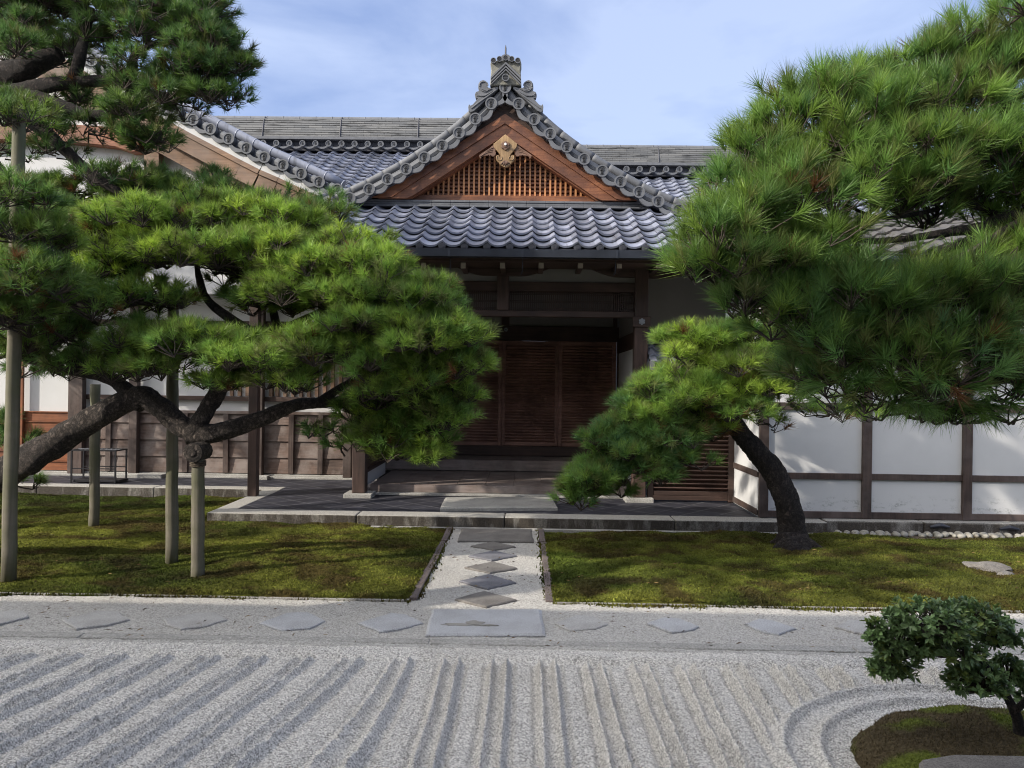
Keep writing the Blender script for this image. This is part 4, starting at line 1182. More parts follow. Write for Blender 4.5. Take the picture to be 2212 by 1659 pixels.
# gable wall, curved beam and bargeboard
YB = 12.25
disc_px = [(1142, 708), (1245, 763), (1353, 820), (1459, 876), (1565, 930), (1675, 977), (1783, 1028), (1890, 1077)]
pts = [P(a / 2.37 / 1.1573, b / 2.37 / 1.1573, YB) for a, b in disc_px]
d0 = pts[0] - pts[1]
up = []
p, st_ = pts[0].copy(), d0.copy()
for i in range(16):
    st_ = Vector((st_.x * 0.992, 0, st_.z * 1.018)); p = p + st_; up.append(p.copy())
rake_pts = list(reversed(up)) + pts
dn = pts[-1] - pts[-2]
rake_pts.append(rake_pts[-1] + Vector((dn.x, 0, dn.z * 0.9)))
for p in rake_pts:
    if p.x < -9.5: continue
    mb = MB(); disc(mb, p.x, YB, p.z, 0.092, 0.34); obj('verge_tile', mb, [M['tile_rim'], M['glyph']], lh)
mbd, mbw, mbt, mbb, mbu = MB(), MB(), MB(), MB(), MB()
cap = []
for a, b in zip(rake_pts[:-1], rake_pts[1:]):
    t = (b - a).normalized(); nrm = Vector((-t.z, 0, t.x)); nrm = nrm if nrm.z > 0 else -nrm
    top, bot = [], []
    for q in range(9):
        w = q / 8; c = a.lerp(b, w); sag = math.sin(w * math.pi); top.append(c - nrm * (0.018 + 0.055 * sag)); bot.append(c - nrm * (0.055 + 0.085 * sag))
    mbd.prism_xz([(p.x, p.z) for p in top] + [(p.x, p.z) for p in reversed(bot)], YB + 0.012, YB + 0.06)
    c = a.lerp(b, 0.55)
    mbd.tube([(b.x - t.x * 0.02, YB + 0.08, b.z + 0.01), (c.x, YB + 0.10, c.z + 0.015)], [0.075, 0.07], 10)
    def band(lo, hi, y0, y1, mb):
        A, B = a - nrm * lo, b - nrm * lo; C, D = b - nrm * hi, a - nrm * hi
        vs = [(q.x, y, q.z) for y in (y0, y1) for q in (A, B, C, D)]
        mb.add(vs, [(0, 1, 2, 3), (7, 6, 5, 4), (0, 4, 5, 1), (3, 2, 6, 7)])
    band(0.10, 0.20, YB + 0.065, YB + 0.2, mbw); band(0.202, 0.275, YB + 0.05, YB + 0.2, mbt); band(0.278, 0.50, YB + 0.09, YB + 0.2, mbb); band(0.503, 0.70, YB + 0.30, YB + 0.4, mbu)
    cap.append(a + nrm * 0.15 + Vector((0, 0.20, 0)))
    band(-0.06, 0.1, YB + 0.16, YB + 9, mbd)
cap.append(rake_pts[-1] + nrm * 0.13 + Vector((0, .2, 0)))
obj('verge_drip_tiles', mbd, M['tile_rim'], lh)
obj('verge_plaster', mbw, M['plaster'], lh); obj('verge_board', mbt, M['wood_tan'], lh); obj('bargeboard', mbb, M['wood_tan'], lh); obj('gable_purlin', mbu, M['wood_tan'], lh)
k = MB()
k.tube(cap, 0.074, 14)
for a, b in zip(cap[:-1], cap[1:]): k.tube([b.lerp(a, 0.03), b.lerp(a, -0.03)], 0.0775, 14)
obj('verge_ridge', k, M['tile'], lh, smooth=True, attr=[(0.45, 0.45, 0.45, 1)] * len(k.v))
# gable face
poly = [(p.x, p.z - 0.25) for p in rake_pts] + [(rake_pts[-1].x, 3.2), (rake_pts[0].x, 3.2)]
k = MB().prism_xz(poly, YB + 0.62, YB + 0.70); obj('gable_wall', k, M['plaster'], lh)
cb = [(-200, 268), (0, 272), (120, 268), (250, 275), (300, 300), (305, 328), (285, 330), (250, 318), (150, 308), (0, 303), (-200, 303)]
k = MB().prism_xz([(q.x, q.z) for q in (P(a, b, YB + 0.45) for a, b in cb)], YB + 0.42, YB + 0.61); obj('rainbow_beam', k, M['wood_backing'], lh, bevel=0.012, label='curved reddish brown gable beam')
k = MB(); q0, q1 = P(-300, 440, YB + .4), P(735, 455, YB + .4); k.box(q0.x, q1.x, YB + 0.40, YB + 0.60, q1.z - 0.1, q1.z + 0.12); q = P(325, 380, YB + .4); k.box(q.x - .12, q.x + .12, YB + .42, YB + .6, q1.z + .12, q.z + 0.4); obj('gable_timber', k, M['wood_tan'], lh)

# ------------------------------------------------------------------ RIGHT WING
rw = thing('white_walled_wing', 'low wing with white plaster panels between dark timber posts on a stone plinth', 'building', (5, 10, 0))
YQ = 10.0; XQ = X(1640, 1100, YQ)
def stained():
    k = NT('plaster_with_damp_stain'); mp = k.coord((2.2, 1, 5)); n = k.noise(mp, 2.6, 6, 0.7); n2 = k.noise(k.coord(), 40, 3, 0.7)
    tc = k.n('TexCoord'); sp = k.n('SeparateXYZ'); k.l(tc, 'Object', sp, 0)
    band = k.ramp(sp, 'Z', [(0.17, 0.85), (0.33, 1.0), (0.47, 0.0)])
    r = k.ramp(n, 'Fac', [(0.50, 0.0), (0.66, 1.0)]); r2 = k.ramp(n2, 'Fac', [(0.40, 0.0), (0.60, 1.0)])
    a = k.mix(r, r2, 1.0, 'MULTIPLY'); a = k.mix(a, band, 1.0, 'MULTIPLY')
    k.color(k.mix((0.60, 0.60, 0.60), (0.25, 0.265, 0.25), a)); k.set(Roughness=0.9); return k.m
M['plaster_stained'] = stained()
yr = lambda py: Z(1900, py, YQ)
zs, zm0, zm1, zt0, zt1 = yr(1107), yr(1037.5), yr(1024), yr(888), yr(872)
zpl = yr(1121)
xe = 8.2
k = MB().box(XQ, xe, YQ + 0.03, YQ + 0.10, zpl, zm0 + .02); obj('lower_wall', k, M['plaster_stained'], rw)
k = MB().box(XQ, xe, YQ + 0.03, YQ + 0.10, zm0 + .021, 3.5); k.box(XQ + 0.02, XQ + 0.09, YQ + 0.1, 11.35, PZ, 3.5); obj('wall', k, M['plaster'], rw)
for px in (1650, 1872.5, 2089.5, 2310, 2530):
    x = X(px, 1000, YQ); k = MB().box(x - 0.058, x + 0.058, YQ - 0.02, YQ + 0.028, zpl, 3.45); obj('post', k, M['wood_post'], rw, bevel=0.005)
k = MB()
for z0, z1, dy in ((zm0, zm1, 0.0), (zt0, zt1, -0.004), (zpl + 0.002, zs, -0.010), (2.3, 2.38, 0)):
    k.box(XQ, xe, YQ + dy, YQ + 0.027, z0, z1); k.box(XQ, XQ + 0.018, YQ + 0.03, 11.3, z0, z1)
obj('rail', k, M['wood_post'], rw, bevel=0.004)
k = MB()
for a, b in ((3.785, 5.0), (5.0, 6.5), (6.5, 8.2)): k.box(a + 0.003, b - 0.003, YQ - 0.16, YQ + 0.10, -0.05, zpl - 0.004)
obj('plinth', k, M['kerb'], rw, bevel=0.02, seg=2)
k = MB()
for px, py in ((2030, 1142), (2180, 1147)):
    c = P(px, py, YQ - 0.168); k.tube([(c.x + t, YQ - 0.172, c.z + 0.045 * math.cos(t * 9)) for t in (-0.12, 0, 0.12)], [0.012, 0.03, 0.012], 8)
obj('plinth_vent', k, M['tile_dark'], rw)
# eave and roof of the wing
ze = Z(2000, 560, 9.35)
k = MB().box(XQ - 0.25, xe, 9.42, 10.1, ze + 0.02, ze + 0.06); k.box(XQ - 0.25, xe, 9.75, 9.85, ze - 0.22, ze + 0.018); obj('eave_board', k, M['wood_red'], rw)
k = MB().tube([(XQ - 0.25, 9.30, ze - 0.02), (xe, 9.30, ze - 0.02)], 0.05, 10); obj('gutter', k, M['gutter'], rw)
sl = Vector((0, 1, 0.42)).normalized()
tile_field((0, 9.33, ze + 0.07), (1, 0, 0), sl, Vector((0, -sl.z, sl.y)), XQ - 0.2, xe, 9, 0.26, lambda u, v: u > XQ - 0.3 and u < xe, 8, 'tile_roof', rw, 0.036, M['tile_old'])
k = MB().add([(XQ - .25, 9.33, ze + .062), (xe, 9.33, ze + .062), (xe, 9.33 + 2.3, ze + .062 + .96), (XQ - .25, 9.33 + 2.3, ze + .062 + .96)], [(0, 1, 2, 3)]); obj('roof_bed', k, M['tile_dark'], rw)

# louvred screen and small tiled pent roof between entrance and wing
scn = thing('louvred_screen', 'brown louvred timber screen wall under a small tiled pent roof beside the entrance pillar', 'screen', ((PRX + XQ) / 2, 11.3, PZ))
YS = 11.27; x0, x1 = PRX + 0.13, XQ + 0.018
zz0, zz1 = Z(1500, 1062, YS), 2.15
k = MB(); k.box(x0, x0 + 0.08, YS, YS + 0.08, PZ, 2.2); k.box(x1 - 0.08, x1, YS, YS + 0.08, PZ, 2.2); k.box(x0 + .08, x1 - .08, YS + .002, YS + .078, PZ + 0.02, PZ + 0.085); k.box(x0 + .08, x1 - .08, YS + .01, YS + .07, PZ + 0.087, zz0); k.box(x0 + .08, x1 - .08, YS + .002, YS + .078, 2.10, 2.2)
obj('frame', k, M['wood_dark_x'], scn, bevel=0.005)
k = MB(); z = zz0 + 0.03
while z < 2.08: k.obox(((x0 + x1) / 2, YS + 0.04, z), ((x1 - x0) / 2 - 0.08, 0, 0), (0, 0.028, -0.020), (0, 0.004, 0.006)); z += 0.062
k.box(x0 + .08, x1 - .08, YS + .071, YS + .076, zz0, 2.1); obj('louvres', k, M['wood_post_x'], scn)
k = MB().box(x0, x1, YS + .6, YS + .68, 2.2, 3.44); obj('upper_wall', k, M['plaster_shade'], scn)
zr0 = Z(1430, 790, 10.95)
sl = Vector((0, 1, 0.5)).normalized()
tile_field((0, 10.9, zr0), (1, 0, 0), sl, Vector((0, -sl.z, sl.y)), x0 + 0.0, x1, 3, 0.25, lambda u, v: x0 < u < x1, 8, 'pent_roof', scn)
k = MB(); k.box(x0 - .03, x1, 11.50, 11.72, zr0 + 0.33, zr0 + 0.40); k.box(x0 - .03, x1, 11.52, 11.70, zr0 + 0.402, zr0 + 0.46); k.tube([(x0 - .03, 11.6, zr0 + .48), (x1, 11.6, zr0 + .48)], 0.06, 10); k.box(x0, x1, 10.95, 11.6, zr0 - 0.05, zr0 - 0.02); k.box(x0 - .05, x0 + 0.01, 10.86, 11.7, zr0 - 0.06, zr0 + 0.06)
obj('pent_ridge', k, M['tile_rim'], scn)

# ------------------------------------------------------------------ umbrella rack
ra = G(154, 1043, PZ); rb = G(252, 1043, PZ)
rack = thing('umbrella_rack', 'empty black iron umbrella rack standing on the slate before the board wall', 'rack', ((ra.x + rb.x) / 2, ra.y, PZ))
yA = ra.y; yB_ = ra.y + 0.34; xA, xB = ra.x, rb.x + 0.02
hz = Z(154, 974, yA); xs_ = 0.0
for x in (xA, xB):
    for y in (yA, yB_):
        k = MB().box(x - 0.011, x + 0.011, y - 0.011, y + 0.011, PZ, hz); obj('leg', k, M['iron'], rack)
k = MB()
for y in (yA, yB_): k.box(xA - .013, xB + .013, y - .013, y + .013, hz + .001, hz + 0.02); k.box(xA + .011, xB - .011, y - .006, y + .006, PZ + 0.22, PZ + 0.235)
for x in (xA, xB): k.box(x - .013, x + .013, yA + .013, yB_ - .013, hz + .001, hz + .02)
fr = obj('frame', k, M['iron'], rack)
k = MB()
for i in range(1, 9): x = xA + (xB - xA) * i / 9; k.box(x - 0.008, x + 0.008, yA + .013, yB_ - .013, hz + .004, hz + .016)
k.box(xA + .013, xB - .013, (yA + yB_) / 2 - .008, (yA + yB_) / 2 + .008, hz + .0165, hz + .026)
obj('grid', k, M['steel'], rack)
k = MB().box(xA + .02, xB + .05, yA + .015, yB_ - .02, PZ + 0.012, PZ + 0.05); obj('drip_tray', k, M['iron'], rack, bevel=0.004)

# ------------------------------------------------------------------ support poles
def pole(base, top, r0, r1, label, knob=False):
    root = thing('support_pole', label, 'pole', base, 'wooden poles propping the left pines')
    pts = [base.lerp(top, t) + Vector((random.uniform(-.003, .003), random.uniform(-.003, .003), 0)) * (0 < t < 1) for t in np.linspace(0, 1, 15)]
    pts[0] = pts[0] - Vector((0, 0, 0.05))
    k = MB().tube(pts, [r0 + (r1 - r0) * t + random.uniform(-.0022, .0022) for t in np.linspace(0, 1, 15)], 14, 0, True, 0.05)
    obj('shaft', k, M['pole'], root, smooth=True)
    if knob:
        c = top + Vector((0, 0, 0.04)); k = MB().tube([c + Vector((0, -0.13, 0)), c + Vector((0, -0.12, 0)), c + Vector((0, 0.12, 0)), c + Vector((0, 0.13, 0))], [0.06, 0.085, 0.085, 0.06], 14)
        k.tube([c + Vector((0, -0.125, 0)), c + Vector((0, -0.14, 0))], [0.05, 0.03], 12); obj('crosspiece', k, M['bark'], root)
        k = MB()
        for q in range(3):
            k.tube([(top.x + math.cos(t) * (r1 + .008), top.y + math.sin(t) * (r1 + .008), top.z - 0.05 - q * 0.016 + 0.004 * math.sin(t)) for t in np.linspace(0, 6.283, 17)], 0.0075, 6)
        obj('rope_tie', k, M['soil'], root)
    return root
b = G(18, 1256, 0.02); pole(b, P(42, 228, b.y), 0.060, 0.052, 'tall grey pole at the picture edge, thickest and nearest of the props')
b = G(203, 1140, 0.02); pole(b, P(206, 830, b.y), 0.058, 0.055, 'thin yellowish split pole in front of the umbrella rack')
b = G(371, 1213, 0.02); pole(b, P(374, 640, b.y), 0.060, 0.052, 'greenish pole rising into the foliage just left of the short knobbed pole')
b = G(427, 1249, 0.02); pole(b, P(428, 985, b.y), 0.058, 0.056, 'short pole with round crosspiece holding up the forked pine limb', True)

# ------------------------------------------------------------------ pines
def needle_arrays(C, A, n, length, width, rng, col, th=(0.25, 1.15)):
    N = len(C)
    C = np.repeat(C, n, 0); A = np.repeat(A, n, 0); K = len(C)
    ref = rng.normal(size=(K, 3)); U = np.cross(A, ref); U /= np.linalg.norm(U, axis=1, keepdims=True) + 1e-9
    th_ = rng.uniform(th[0], th[1], K)[:, None]
    D = A * np.cos(th_) + U * np.sin(th_)
    B = C + A * rng.uniform(-0.055, 0.02, K)[:, None]
    Ln = length * rng.uniform(0.75, 1.12, K)[:, None]
    T = B + D * Ln + np.array([0, 0, -1]) * (Ln ** 2) * 0.35
    Sd = np.cross(D, rng.normal(size=(K, 3))); Sd /= np.linalg.norm(Sd, axis=1, keepdims=True) + 1e-9
    Sd *= width * 0.5
    V = np.stack([B - Sd, B + Sd, T], 1).reshape(-1, 3)
    cc = np.repeat(col, n, 0) * rng.uniform(0.75, 1.25, K)[:, None]
    cc = np.concatenate([np.clip(cc, 0, 1), np.ones((K, 1))], 1)
    return V, np.repeat(cc, 3, 0)

def twig_arrays(A, B, r0, r1):
    """three-sided twigs from A to B"""
    N = len(A); D = B - A; D /= np.linalg.norm(D, axis=1, keepdims=True) + 1e-9
    ref = np.tile(np.array([0.3, 0.9, 0.31]), (N, 1)); U = np.cross(D, ref); U /= np.linalg.norm(U, axis=1, keepdims=True) + 1e-9; Wv = np.cross(D, U)
    M1 = (A + B) / 2 + RNG.normal(0, 0.012, A.shape)
    vs = []
    for (Pp, r) in ((A, r0), (M1, (r0 + r1) / 2), (B, r1)):
        for a in (0, 2.094, 4.189): vs.append(Pp + (U * math.cos(a) + Wv * math.sin(a)) * r)
    V = np.stack(vs, 1).reshape(-1, 3)
    base = (np.arange(N) * 9)[:, None]
    q = []
    for s in (0, 3):
        for k in range(3): q.append([s + k, s + (k + 1) % 3, s + 3 + (k + 1) % 3, s + 3 + k])
    Fq = (base[:, None, :] + np.array(q)[None]).reshape(-1, 4)
    return V, Fq

GREEN = np.array([0.122, 0.238, 0.052]); YELL = np.array([0.290, 0.395, 0.056]); BLUE = np.array([0.090, 0.185, 0.082]); BROWN = np.array([0.16, 0.075, 0.03]); OLIVE = np.array([0.150, 0.180, 0.055])
def pad(root, c, rx, ry, rz, tufts, rng, needles=60, length=0.10, width=0.0042, yellow=0.3, blue=0.2, brown=0.01, up=0.55, clump=0.15, anchor=None, lowz=-0.3, per=13, th=(0.25, 1.15), name='foliage_pad', tone=1.0):
    """A cushion of needle tufts: clumps spread through an ellipsoid, tufts domed over every clump, twigs joining them to the limb."""
    c = np.array(c); nclump = max(3, tufts // per)
    d = rng.normal(size=(nclump * 4, 3)); d /= np.linalg.norm(d, axis=1, keepdims=True)
    d = d[d[:, 2] > lowz][:nclump]
    rad = rng.uniform(0.40, 1.0, len(d))[:, None] ** 0.6 * np.where(rng.random(len(d)) < 0.14, 1.28, 1.0)[:, None]
    cc = c + d * rad * np.array([rx, ry, rz])
    C, A, Tn, base = [], [], [], []
    for i in range(len(cc)):
        k = max(3, int(per * rng.uniform(0.45, 1.45)))
        e = rng.normal(size=(k * 3, 3)); e /= np.linalg.norm(e, axis=1, keepdims=True); e = e[e[:, 2] > -0.15][:k]
        cr = clump * rng.uniform(0.7, 1.25)
        p = cc[i] + e * cr * np.array([1.15, 1.0, 0.62])
        a = e * 0.75 + np.array([0, 0, up]) + d[i] * 0.35 + rng.normal(0, 0.22, e.shape)
        a /= np.linalg.norm(a, axis=1, keepdims=True)
        C.append(p); A.append(a); base.append(np.repeat(cc[i][None] - np.array([[0, 0, cr * 0.5]]), len(p), 0))
        y = rng.beta(2, 2) * yellow * 2
        t = np.clip(y + rng.normal(0, 0.13, len(p)), 0, 1)[:, None]; b = np.clip(rng.normal(blue, 0.2, len(p)), 0, 1)[:, None]
        col = (GREEN * (1 - b) + BLUE * b) * (1 - t) + YELL * t
        o = rng.random(len(p)) < 0.16; col[o] = OLIVE
        o = rng.random(len(p)) < brown + 0.05 * (e[:, 2] < 0.0); col[o] = BROWN
        col = col * rng.uniform(0.72, 1.28) * tone
        Tn.append(col)
    C, A, Tn, base = map(np.concatenate, (C, A, Tn, base))
    V, col = needle_arrays(C, A, needles, length, width, rng, Tn, th)
    o = obj(name, (V, np.arange(len(V)).reshape(-1, 3)), M['needle'], root, attr=col)
    tv, tf = twig_arrays(base, C, 0.0052, 0.0034)
    anc = c if anchor is None else np.array(anchor)
    av, af = twig_arrays(np.tile(anc, (len(cc), 1)) + rng.normal(0, 0.03, cc.shape), cc - np.array([0, 0, clump * 0.4]), 0.0105, 0.006)
    obj('twigs', (np.concatenate([tv, av]), np.concatenate([tf, af + len(tv)])), M['twig'], o)
    return o

def limb(root, pts, radii, mat, name='limb', n=16, k=7, seed=1, knots=()):
    big = radii[0] > 0.05
    if big: n = int(n * 1.9); k = int(k * 2); knots = [(a * 2, b, c) for a, b, c in knots]
    ps = catmull(pts, k)
    m = len(pts) - 1; rs = []
    for i in range(len(ps)):
        t = i / (len(ps) - 1) * m; a = min(int(t), m - 1); w = t - a; rs.append(radii[a] * (1 - w) + radii[a + 1] * w)
    rnd = random.Random(seed)
    # lumpy section: noise along and round the limb
    mb = MB(); vs, fs = [], []
    u = None; nph = [rnd.uniform(0, 6.28) for _ in range(6)]
    for i, p in enumerate(ps):
        T = (ps[min(i + 1, len(ps) - 1)] - ps[max(i - 1, 0)]).normalized()
        if u is None: u = T.cross(Vector((0.2, 0.3, 1))).normalized()
        u = (u - T * u.dot(T)).normalized(); w = T.cross(u)
        for q in range(n):
            a = 2 * math.pi * q / n
            pd = p + (u * math.cos(a) + w * math.sin(a)) * rs[i]
            r = rs[i] * (1 + 0.16 * mnoise.noise(pd * 5.5 + Vector((seed, 0, 0))) + 0.16 * (0.5 - abs(mnoise.noise(pd * 19))) + 0.07 * mnoise.noise(pd * 45) + 0.05 * math.sin(2 * a + nph[0] + i * 0.2))
            for (ki, ka, kr) in knots:
                dd = ((i - ki) / 4.0) ** 2 + (min(abs(a - ka), 6.283 - abs(a - ka)) / 0.7) ** 2; r += kr * math.exp(-dd)
            vs.append(p + (u * math.cos(a) + w * math.sin(a)) * r)
    for i in range(len(ps) - 1):
        for q in range(n): a, b = i * n + q, i * n + (q + 1) % n; fs.append((a, b, b + n, a + n))
    fs.append(tuple(range(n - 1, -1, -1))); e = (len(ps) - 1) * n; fs.append(tuple(range(e, e + n)))
    mb.add(vs, fs); return obj(name, mb, mat, root, smooth=True)

def pads(root, spec, rng, **kw):
    """spec rows: px, py, Y, rx px, rz px, tufts, options"""
    for row in spec:
        px, py, Y, rp, zp, t = row[:6]; o = dict(kw); o.update(row[6] if len(row) > 6 else {})
        c = P(px, py, Y); s = Y / FPX
        anc = o.pop('anc', None)
        if anc is not None: o['anchor'] = P(*anc)
        ry = o.pop('ry', rp * s * 0.8)
        dens = o.pop('dens', 1.0)
        pad(root, c, rp * s * 0.90, ry, zp * s * 0.86, int(t * dens), rng, **o)

rng = np.random.default_rng(5)
# --- left pine held up by the poles
lp = thing('trained_pine', 'broad trained pine with bent forked limb and bright green needle cushions held up by poles', 'pine tree', (-5.6, 7.4, 0))
def PP(a): return [P(x, y, d) for x, y, d in a]
limb(lp, [Vector((-6.2, 7.6, -0.1)), P(-190, 1130, 7.5), P(-60, 1060, 7.4), P(70, 985, 7.3), P(170, 925, 7.3), P(290, 860, 7.3), P(340, 875, 7.25), P(385, 915, 7.2), P(428, 942, 7.15)],
     [0.26, 0.19, 0.145, 0.128, 0.108, 0.10, 0.092, 0.086, 0.084], M['bark'], 'trunk', 18, 8, 3, knots=((24, 1.5, 0.07), (30, 4.6, 0.06), (36, 1.2, 0.05), (27, 3.0, 0.04), (42, 2.0, 0.04)))
limb(lp, PP([(405, 940, 7.15), (470, 935, 7.15), (560, 905, 7.2), (640, 875, 7.25), (720, 868, 7.35), (800, 852, 7.4), (880, 830, 7.4)]), [0.085, 0.085, 0.068, 0.055, 0.045, 0.035, 0.02], M['bark'], 'limb', 16, 7, 5)
limb(lp, PP([(418, 935, 7.15), (450, 880, 7.2), (480, 830, 7.25), (500, 770, 7.3), (540, 720, 7.3), (600, 715, 7.35), (680, 680, 7.4), (760, 640, 7.4)]), [0.085, 0.075, 0.062, 0.055, 0.05, 0.05, 0.035, 0.02], M['bark'], 'limb', 14, 7, 6)
limb(lp, PP([(548, 722, 7.3), (500, 690, 7.3), (450, 650, 7.35), (430, 600, 7.4), (420, 540, 7.5)]), [0.05, 0.045, 0.035, 0.03, 0.015], M['bark_dark'], 'limb', 12, 6, 7)
limb(lp, PP([(600, 715, 7.35), (590, 660, 7.45), (600, 590, 7.5), (590, 520, 7.5)]), [0.045, 0.035, 0.03, 0.015], M['bark_dark'], 'limb', 12, 6, 8)
limb(lp, PP([(690, 868, 7.3), (740, 835, 7.3), (800, 800, 7.3), (860, 770, 7.25)]), [0.04, 0.032, 0.025, 0.012], M['bark_dark'], 'limb', 10, 6, 9)
limb(lp, PP([(290, 860, 7.3), (240, 820, 7.4), (150, 800, 7.4), (60, 780, 7.3)]), [0.08, 0.05, 0.04, 0.02], M['bark_dark'], 'limb', 10, 6, 10)
B = dict(yellow=0.62, blue=0.04)  # yellower upper cushions: sunlit tops imitated in the needle colour
pads(lp, [
    (250, 500, 7.4, 70, 45, 130, B), (640, 500, 7.4, 70, 45, 140, B), (760, 550, 7.3, 90, 45, 180, B), (250, 590, 7.3, 70, 50, 140, B), (520, 590, 7.3, 110, 55, 240, B), (640, 640, 7.1, 100, 45, 180, dict(yellow=.4)), (760, 660, 7.0, 110, 55, 240, dict(yellow=.4)), (860, 720, 6.9, 100, 55, 230), (660, 740, 6.9, 60, 30, 80), (940, 820, 6.95, 70, 45, 150), (500, 760, 6.9, 80, 45, 140), (360, 800, 7.0, 80, 35, 110),
    (380, 490, 7.5, 170, 55, 330, B), (520, 480, 7.6, 130, 55, 300, B), (300, 555, 7.2, 110, 60, 240, B), (430, 560, 7.2, 150, 65, 330, B), (600, 555, 7.3, 130, 60, 300, B), (700, 590, 7.2, 130, 60, 300, B),
    (800, 610, 7.1, 110, 65, 300, B), (885, 660, 7.0, 95, 70, 300, dict(yellow=.35)), (960, 740, 6.9, 85, 75, 300), (905, 740, 6.9, 110, 60, 300), (800, 700, 6.95, 120, 50, 250), (985, 790, 6.95, 55, 50, 130),
    (330, 650, 7.1, 110, 48, 200, dict(yellow=.5)), (320, 745, 7.0, 90, 50, 170), (430, 760, 6.9, 130, 55, 280), (560, 790, 6.85, 110, 48, 230), (620, 830, 6.9, 70, 30, 90), (720, 770, 6.85, 120, 45, 240), (860, 800, 7.0, 110, 45, 210),
    (560, 660, 7.3, 70, 35, 90), (690, 660, 7.2, 100, 40, 150), (280, 800, 7.1, 60, 40, 80), (480, 830, 6.95, 60, 28, 60),
    (850, 850, 7.1, 110, 45, 170), (960, 850, 7.1, 50, 45, 100), (930, 900, 7.1, 60, 50, 130, dict(yellow=.3)), (850, 985, 7.25, 60, 22, 60), (880, 880, 7.3, 95, 50, 200, dict(yellow=.2, blue=.1)), (905, 935, 7.25, 70, 55, 190, dict(yellow=.25)), (830, 955, 7.3, 75, 45, 160), (790, 900, 7.4, 60, 40, 70), (930, 985, 7.2, 40, 25, 50),
    (690, 935, 7.35, 60, 25, 8, dict(clump=.08, per=2, yellow=.1)), (745, 965, 7.3, 40, 25, 7, dict(per=2, clump=.08, yellow=.1))],
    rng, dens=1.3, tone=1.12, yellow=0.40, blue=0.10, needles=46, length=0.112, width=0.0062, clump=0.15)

# --- pine at the left edge: one more trained tree behind and beside it
le = thing('edge_pine', 'pine with dark drooping cushions at the left edge below the tall grey pole', 'pine tree', (-6.0, 8.6, 0))
limb(le, [Vector((-6.6, 8.8, -0.1)), Vector((-6.5, 8.7, 1.0)), P(-120, 760, 8.4), P(0, 640, 8.0), P(100, 590, 7.8)], [0.2, 0.17, 0.12, 0.08, 0.04], M['bark_dark'], 'trunk', 14, 7, 12)
limb(le, [P(-120, 760, 8.4), P(-40, 500, 8.8), P(120, 470, 9.0), P(320, 440, 9.0), P(540, 430, 9.0), P(660, 470, 8.9)], [0.1, 0.085, 0.07, 0.055, 0.04, 0.02], M['bark_dark'], 'limb', 12, 6, 13)
pads(le, [
    (60, 620, 6.5, 120, 70, 260), (150, 660, 6.8, 90, 70, 220), (30, 700, 6.5, 90, 60, 170), (35, 262, 6.7, 45, 26, 60, dict(yellow=.3)), (40, 520, 6.5, 90, 45, 130, dict(yellow=.4)), (50, 440, 6.5, 80, 38, 110), (100, 480, 7.5, 120, 50, 180), (200, 500, 7.8, 100, 50, 160), (130, 740, 7.1, 90, 55, 190, dict(yellow=.1)), (60, 770, 7.2, 90, 45, 130, dict(yellow=.1, up=.0)), (180, 790, 7.2, 60, 30, 70, dict(yellow=.1, up=.1)),
    (110, 800, 7.4, 90, 40, 60, dict(up=-.3, yellow=.05, per=8)), (-40, 620, 7.2, 90, 90, 160),
    (60, 530, 8.0, 130, 45, 230, dict(yellow=.5)), (190, 550, 8.0, 90, 45, 160, dict(yellow=.4)), (170, 610, 8.2, 90, 45, 140),
    (50, 440, 8.8, 110, 45, 220), (190, 430, 8.9, 130, 48, 260), (340, 432, 9.0, 130, 42, 240), (470, 436, 9.0, 110, 36, 190), (585, 470, 8.9, 85, 38, 140, dict(yellow=.12)), (670, 480, 8.8, 75, 40, 130, dict(yellow=.12)),
    (300, 385, 9.1, 80, 22, 40, dict(yellow=.1)), (420, 395, 9.2, 80, 20, 36, dict(yellow=.1)), (640, 432, 9.0, 45, 18, 14, dict(per=4, yellow=.1)), (710, 460, 8.8, 40, 30, 45), (15, 950, 7.9, 30, 60, 50, dict(yellow=.1)), (20, 1050, 8.2, 55, 45, 90, dict(yellow=.05))],
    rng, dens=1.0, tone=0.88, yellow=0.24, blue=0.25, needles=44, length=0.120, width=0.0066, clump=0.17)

# --- tall dark pine at the upper left
ul = thing('tall_pine', 'tall dark pine with black limbs against the sky at the upper left', 'pine tree', (-7.6, 9.4, 0))
limb(ul, [Vector((-7.8, 9.6, -0.1)), Vector((-7.5, 9.5, 2.0)), P(-160, 380, 9.2), P(-80, 230, 9.0), P(0, 175, 8.9), P(70, 140, 8.8), P(130, 115, 8.8)], [0.30, 0.27, 0.24, 0.21, 0.17, 0.12, 0.08], M['bark_dark'], 'trunk', 16, 8, 21)
limb(ul, PP([(-40, 215, 8.9), (40, 205, 8.7), (100, 185, 8.6), (160, 178, 8.6), (240, 172, 8.6), (285, 165, 8.6), (292, 120, 8.6), (340, 90, 8.6)]), [0.15, 0.11, 0.08, 0.06, 0.055, 0.05, 0.04, 0.02], M['bark_dark'], 'limb', 12, 6, 22)
limb(ul, PP([(20, 215, 8.7), (80, 215, 8.6), (140, 235, 8.5), (190, 250, 8.5), (240, 245, 8.5), (300, 220, 8.5), (370, 205, 8.5), (450, 190, 8.5)]), [0.12, 0.09, 0.075, 0.065, 0.06, 0.05, 0.035, 0.018], M['bark_dark'], 'limb', 12, 6, 23)
limb(ul, PP([(150, 180, 8.6), (165, 150, 8.6), (175, 110, 8.6), (185, 70, 8.7), (200, 20, 8.8)]), [0.06, 0.06, 0.055, 0.045, 0.03], M['bark_dark'], 'limb', 12, 6, 24)
